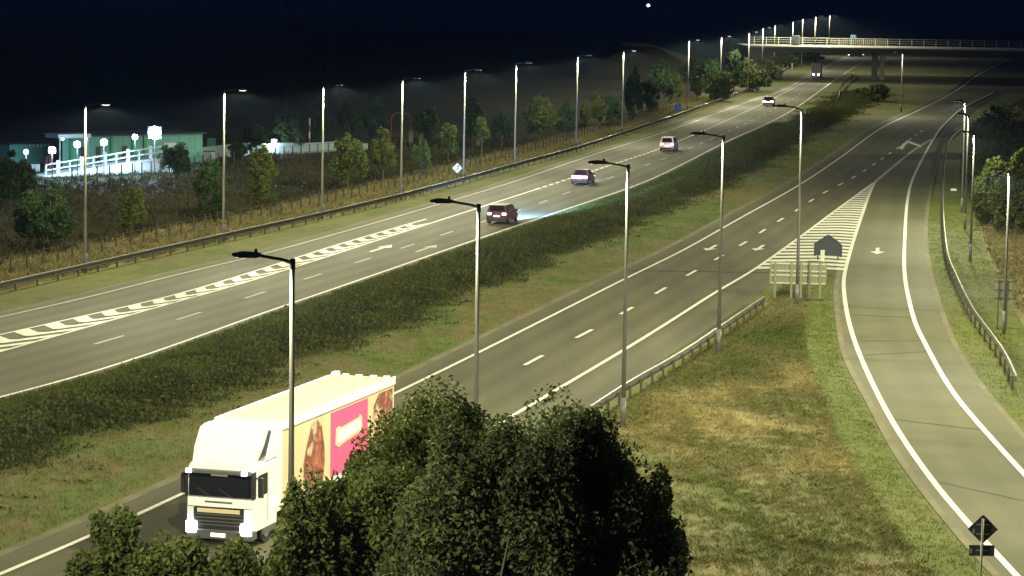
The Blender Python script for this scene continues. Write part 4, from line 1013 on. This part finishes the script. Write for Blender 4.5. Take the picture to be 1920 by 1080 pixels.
for i, (cx, vt, vc, w, vb, d, mt) in enumerate(T):
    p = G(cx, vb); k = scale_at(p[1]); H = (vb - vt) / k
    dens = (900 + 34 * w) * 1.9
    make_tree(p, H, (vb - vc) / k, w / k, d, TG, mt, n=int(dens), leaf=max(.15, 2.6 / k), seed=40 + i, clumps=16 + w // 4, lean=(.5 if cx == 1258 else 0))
SG = 'shrubs on the slope by the far bridge'
for i, (cx, vt, w, vb, d) in enumerate([(1400,112,80,172,'wide rounded shrub below the left end of the bridge'),(1352,135,60,190,'low shrub left of the wide rounded shrub'),(1475,98,40,128,'small shrub seen under the bridge, left one'),(1515,96,50,116,'small shrub seen under the bridge, right one'),(1440,105,50,150,'shrub just right of the twelfth street lamp'),(1640,160,70,190,'low shrub in front of the bridge pier')]):
    p = G(cx, vb); k = scale_at(p[1]); H = (vb - vt) / k
    make_tree(p, H, .2, w / k, d, SG, 'leaf_tree' if i < 2 else 'leaf_near', n=2200, leaf=.42, seed=90 + i, name='shrub', clumps=24)
HG = 'large shrubs on the right slope'
for i, (cx, vt, w, vb, d) in enumerate([(1862,300,90,422,'dense green shrub right of the row of lamps, front one'),(1905,285,100,440,'dense green shrub at the right edge, front one'),(1850,245,90,350,'tall dark shrub behind the front ones, left one'),(1915,232,100,345,'tall dark shrub behind the front ones at the right edge'),(1880,200,130,290,'tallest dark shrub at the back of the right slope')]):
    p = G(cx, vb); k = scale_at(p[1]); H = (vb - vt) / k
    make_tree(p, H, .1, w / k, d, HG, 'leaf_near' if i < 2 else 'leaf_dark', n=9000, leaf=.22, seed=120 + i, name='shrub', clumps=60)
# foreground bushes on the near bank: (centre x, Y, top px, half width m, label)
FG = 'large bushes in the foreground'
def fore(cx, Y, vt, wm, label, n, mt, seed, leaf=.15, depth=4.5, zlow=0.2, clumps=90):
    k = scale_at(Y); x = (cx - 960) / F * Y; yh = Y0 + .0155 * (cx - 960); H = CH - (vt - yh) / F * Y
    return make_tree((x, Y), H, zlow, wm, label, FG, mt, n=n, leaf=leaf, seed=seed, name='bush', clumps=clumps, depth=depth)
fore(800, 76, 738, 5.2, 'tall pale tipped bush in front of the lorry trailer, peak of the foreground bushes', 120000, 'leaf_near', 201, leaf=.074)
fore(1072, 72, 762, 5.1, 'tall dark rounded bush on the right of the foreground bushes', 125000, 'leaf_dark', 202, leaf=.074)
fore(935, 68.5, 800, 6.0, 'dense bush in the middle of the foreground bushes', 80000, 'leaf_dark', 203, leaf=.085)
fore(690, 71, 868, 4.4, 'lower bush just right of the lorry headlights', 75000, 'leaf_near', 204, leaf=.085)
fore(1215, 70, 895, 3.1, 'dark bush at the right end of the foreground bushes', 45000, 'leaf_dark', 207, clumps=50, leaf=.085)
fore(215, 70, 968, 2.6, 'low leafy bush at the bottom left corner in front of the lorry', 24000, 'leaf_near', 205, clumps=40, leaf=.09)
fore(330, 69, 1010, 3.6, 'low bush right below the lorry bumper', 24000, 'leaf_near', 206, clumps=50, leaf=.09)
fore(430, 68, 1028, 2.6, 'lowest leafy bush under the lorry number plate', 16000, 'leaf_near', 209, clumps=40, leaf=.09)
fore(585, 69.5, 918, 2.5, 'leafy bush hiding the lower side of the lorry cab', 36000, 'leaf_near', 210, clumps=50, leaf=.085)
fore(545, 68.5, 975, 2.6, 'low dark bush just right of the brightest lorry headlight', 24000, 'leaf_near', 208, clumps=40, leaf=.09)

def blades(name, mt, pts, h, w, per, seed, spread=.12, lean=.35, label=None, cat=None):
    rng = np.random.default_rng(seed); n = len(pts) * per
    B = np.repeat(pts, per, axis=0) + rng.normal(0, spread, (n, 2))
    hh = np.repeat(h, per) * rng.uniform(.5, 1.1, n) if np.ndim(h) else h * rng.uniform(.5, 1.1, n)
    a = rng.uniform(0, 2*np.pi, n); d = np.stack([np.cos(a), np.sin(a)], 1); ln = rng.normal(0, lean, (n, 2)) * hh[:, None]
    b3 = np.concatenate([B, np.full((n, 1), -.06)], 1); dz = np.concatenate([d * w / 2, np.zeros((n, 1))], 1)
    mid = np.concatenate([B + ln * .4, (hh * .55)[:, None]], 1); tip = np.concatenate([B + ln, hh[:, None]], 1)
    V = np.stack([b3 - dz, b3 + dz, mid + dz * .9, tip, mid - dz * .9], 1).reshape(-1, 3)
    o = np_mesh(name, V, 5, M[mt]); tag(o, label, cat, kind='stuff'); return o
def scatter(a, b, y0, y1, n, seed, power=1.0, clump=.0):
    rng = np.random.default_rng(seed); ys = y0 + (y1 - y0) * rng.uniform(0, 1, n * 2) ** power; f = rng.uniform(0, 1, n * 2)
    xa = np.interp(ys, a[:, 1], a[:, 0]); xb = np.interp(ys, b[:, 1], b[:, 0]); x = xa + (xb - xa) * f
    if clump:
        v = np.sin(x*.9+np.sin(ys*.31)*2)*np.cos(ys*.43+x*.35) + .6*np.sin(x*2.3+ys*1.1)*np.sin(ys*.9-x)
        keep = rng.uniform(-1.2, 1.2, n*2) < v + (1 - clump) * 1.2; x, ys = x[keep], ys[keep]
    return np.stack([x, ys], 1)[:n]
def band(a, b, y0, y1, n, seed, power, mu, sg):   # positions gathered around a line between two curves
    rng = np.random.default_rng(seed); ys = y0 + (y1 - y0) * rng.uniform(0, 1, n) ** power; f = np.clip(rng.normal(mu, sg, n) + .05*np.sin(ys*.21) + .04*np.sin(ys*.53), 0, 1)
    xa = np.interp(ys, a[:, 1], a[:, 0]); xb = np.interp(ys, b[:, 1], b[:, 0]); return np.stack([xa + (xb - xa) * f, ys], 1), f
sc1, f1 = band(off(E_, .8), off(G_, -1.9), 86, 560, 30000, 1, 1.5, .36, .115)
hs = np.random.default_rng(5).uniform(.40, 1.05, len(sc1)) * np.exp(-((f1 - .36) / .17) ** 2) + .08
rg = np.random.default_rng(77); per_ = 9; Bq = np.repeat(sc1, per_, axis=0) + rg.normal(0, .28, (len(sc1)*per_, 2)); Hq = np.repeat(hs, per_) * rg.uniform(.0, 1.05, len(sc1)*per_) ** .7
np_o = np_mesh('leafy_scrub', leaf_quads(np.concatenate([Bq, Hq[:, None]], 1), .11, rg), 4, M['scrub']); tag(np_o, 'low leafy weeds matted through the median scrub', 'scrub', kind='stuff')
blades('scrub', 'scrub', sc1[::2], hs[::2], .05, 7, 2, spread=.25, lean=.55, label='dense dark weedy scrub filling the far half of the median', cat='scrub')
sc2 = scatter(off(E_, .7), off(E_, 4.0), 100, 420, 14000, 3, 1.4)
blades('long_grass', 'blade_green', sc2, .22, .045, 5, 4, label='green grass fringe beside the far carriageway edge', cat='grass')
sc3 = scatter(off(E_, 7.5), off(G_, -1.9), 80, 380, 22000, 6, 1.5, clump=.3)
blades('short_grass', 'median', sc3, .09, .03, 4, 7, label='short rough grass on the near half of the median', cat='grass')
sc4 = scatter(off(A_, -8), off(A_, -.6), 140, 520, 16000, 8, 1.5, clump=.45)
blades('dry_grass', 'blade_tan', sc4, np.random.default_rng(9).uniform(.15, .55, len(sc4)), .045, 7, 9, lean=.5, label='tall dry yellow grass behind the far barrier', cat='grass')
sc5 = scatter(off(cIe, 1.2), off(cM, -2.2), 78, cIe[-1][1] - 2, 32000, 10, 1.1, clump=.35)
blades('dry_grass', 'blade_bank', sc5, np.random.default_rng(11).uniform(.05, .17, len(sc5)), .022, 8, 12, lean=.9, label='tufted dry and green grass on the bank between the roads', cat='grass')
sc6 = scatter(off(cM, -2.6), off(cM, -.4), 84, cM[-1][1] - 1, 8000, 13, 1.0)
blades('short_grass', 'green', sc6[::2], .06, .025, 4, 14, label='mown green grass along the left edge of the slip road', cat='grass')
sc7 = scatter(off(cLr, .4), off(cLr, 4.6), 100, 300, 9000, 15, 1.3)
blades('short_grass', 'green', sc7[::2], .07, .025, 4, 16, label='mown green grass along the right edge of the slip road', cat='grass')
sc8 = scatter(off(cLr, 4.8), off(cLr, 16), 120, 300, 12000, 17, 1.2, clump=.5)
blades('dry_grass', 'blade_tan', sc8, .26, .04, 7, 18, lean=.6, label='dry brown grass on the slope at the right', cat='grass')

rf = np.random.default_rng(31); fy = rf.uniform(165, 360, 22000); fx_ = x_at_arr = np.interp(fy, A_[:, 1], A_[:, 0]) - 8 - rf.uniform(0, 1, 22000) ** 1.4 * 42
blades('field_grass', 'blade_field', np.stack([fx_, fy], 1), rf.uniform(.15, .5, 22000), .05, 5, 33, lean=.6, label='rough dark grass covering the field behind the wire fence', cat='grass')
# ------------------------------------------------------------------ night haze
hz_ = MB().box(-900, 900, -40, 2500, -1.2, 60).build('haze', bpy.data.materials.new('haze_air')); tag(hz_, 'thin night haze over the whole road', 'haze', kind='stuff')
hm = hz_.data.materials[0]; hm.use_nodes = True; nt = hm.node_tree
for n in list(nt.nodes): nt.nodes.remove(n)
ou = nt.nodes.new('ShaderNodeOutputMaterial'); pv = nt.nodes.new('ShaderNodeVolumePrincipled')
pv.inputs['Color'].default_value = (.45, .65, 1.0, 1); pv.inputs['Density'].default_value = .00010; pv.inputs['Anisotropy'].default_value = .2
nt.links.new(pv.outputs[0], ou.inputs['Volume'])
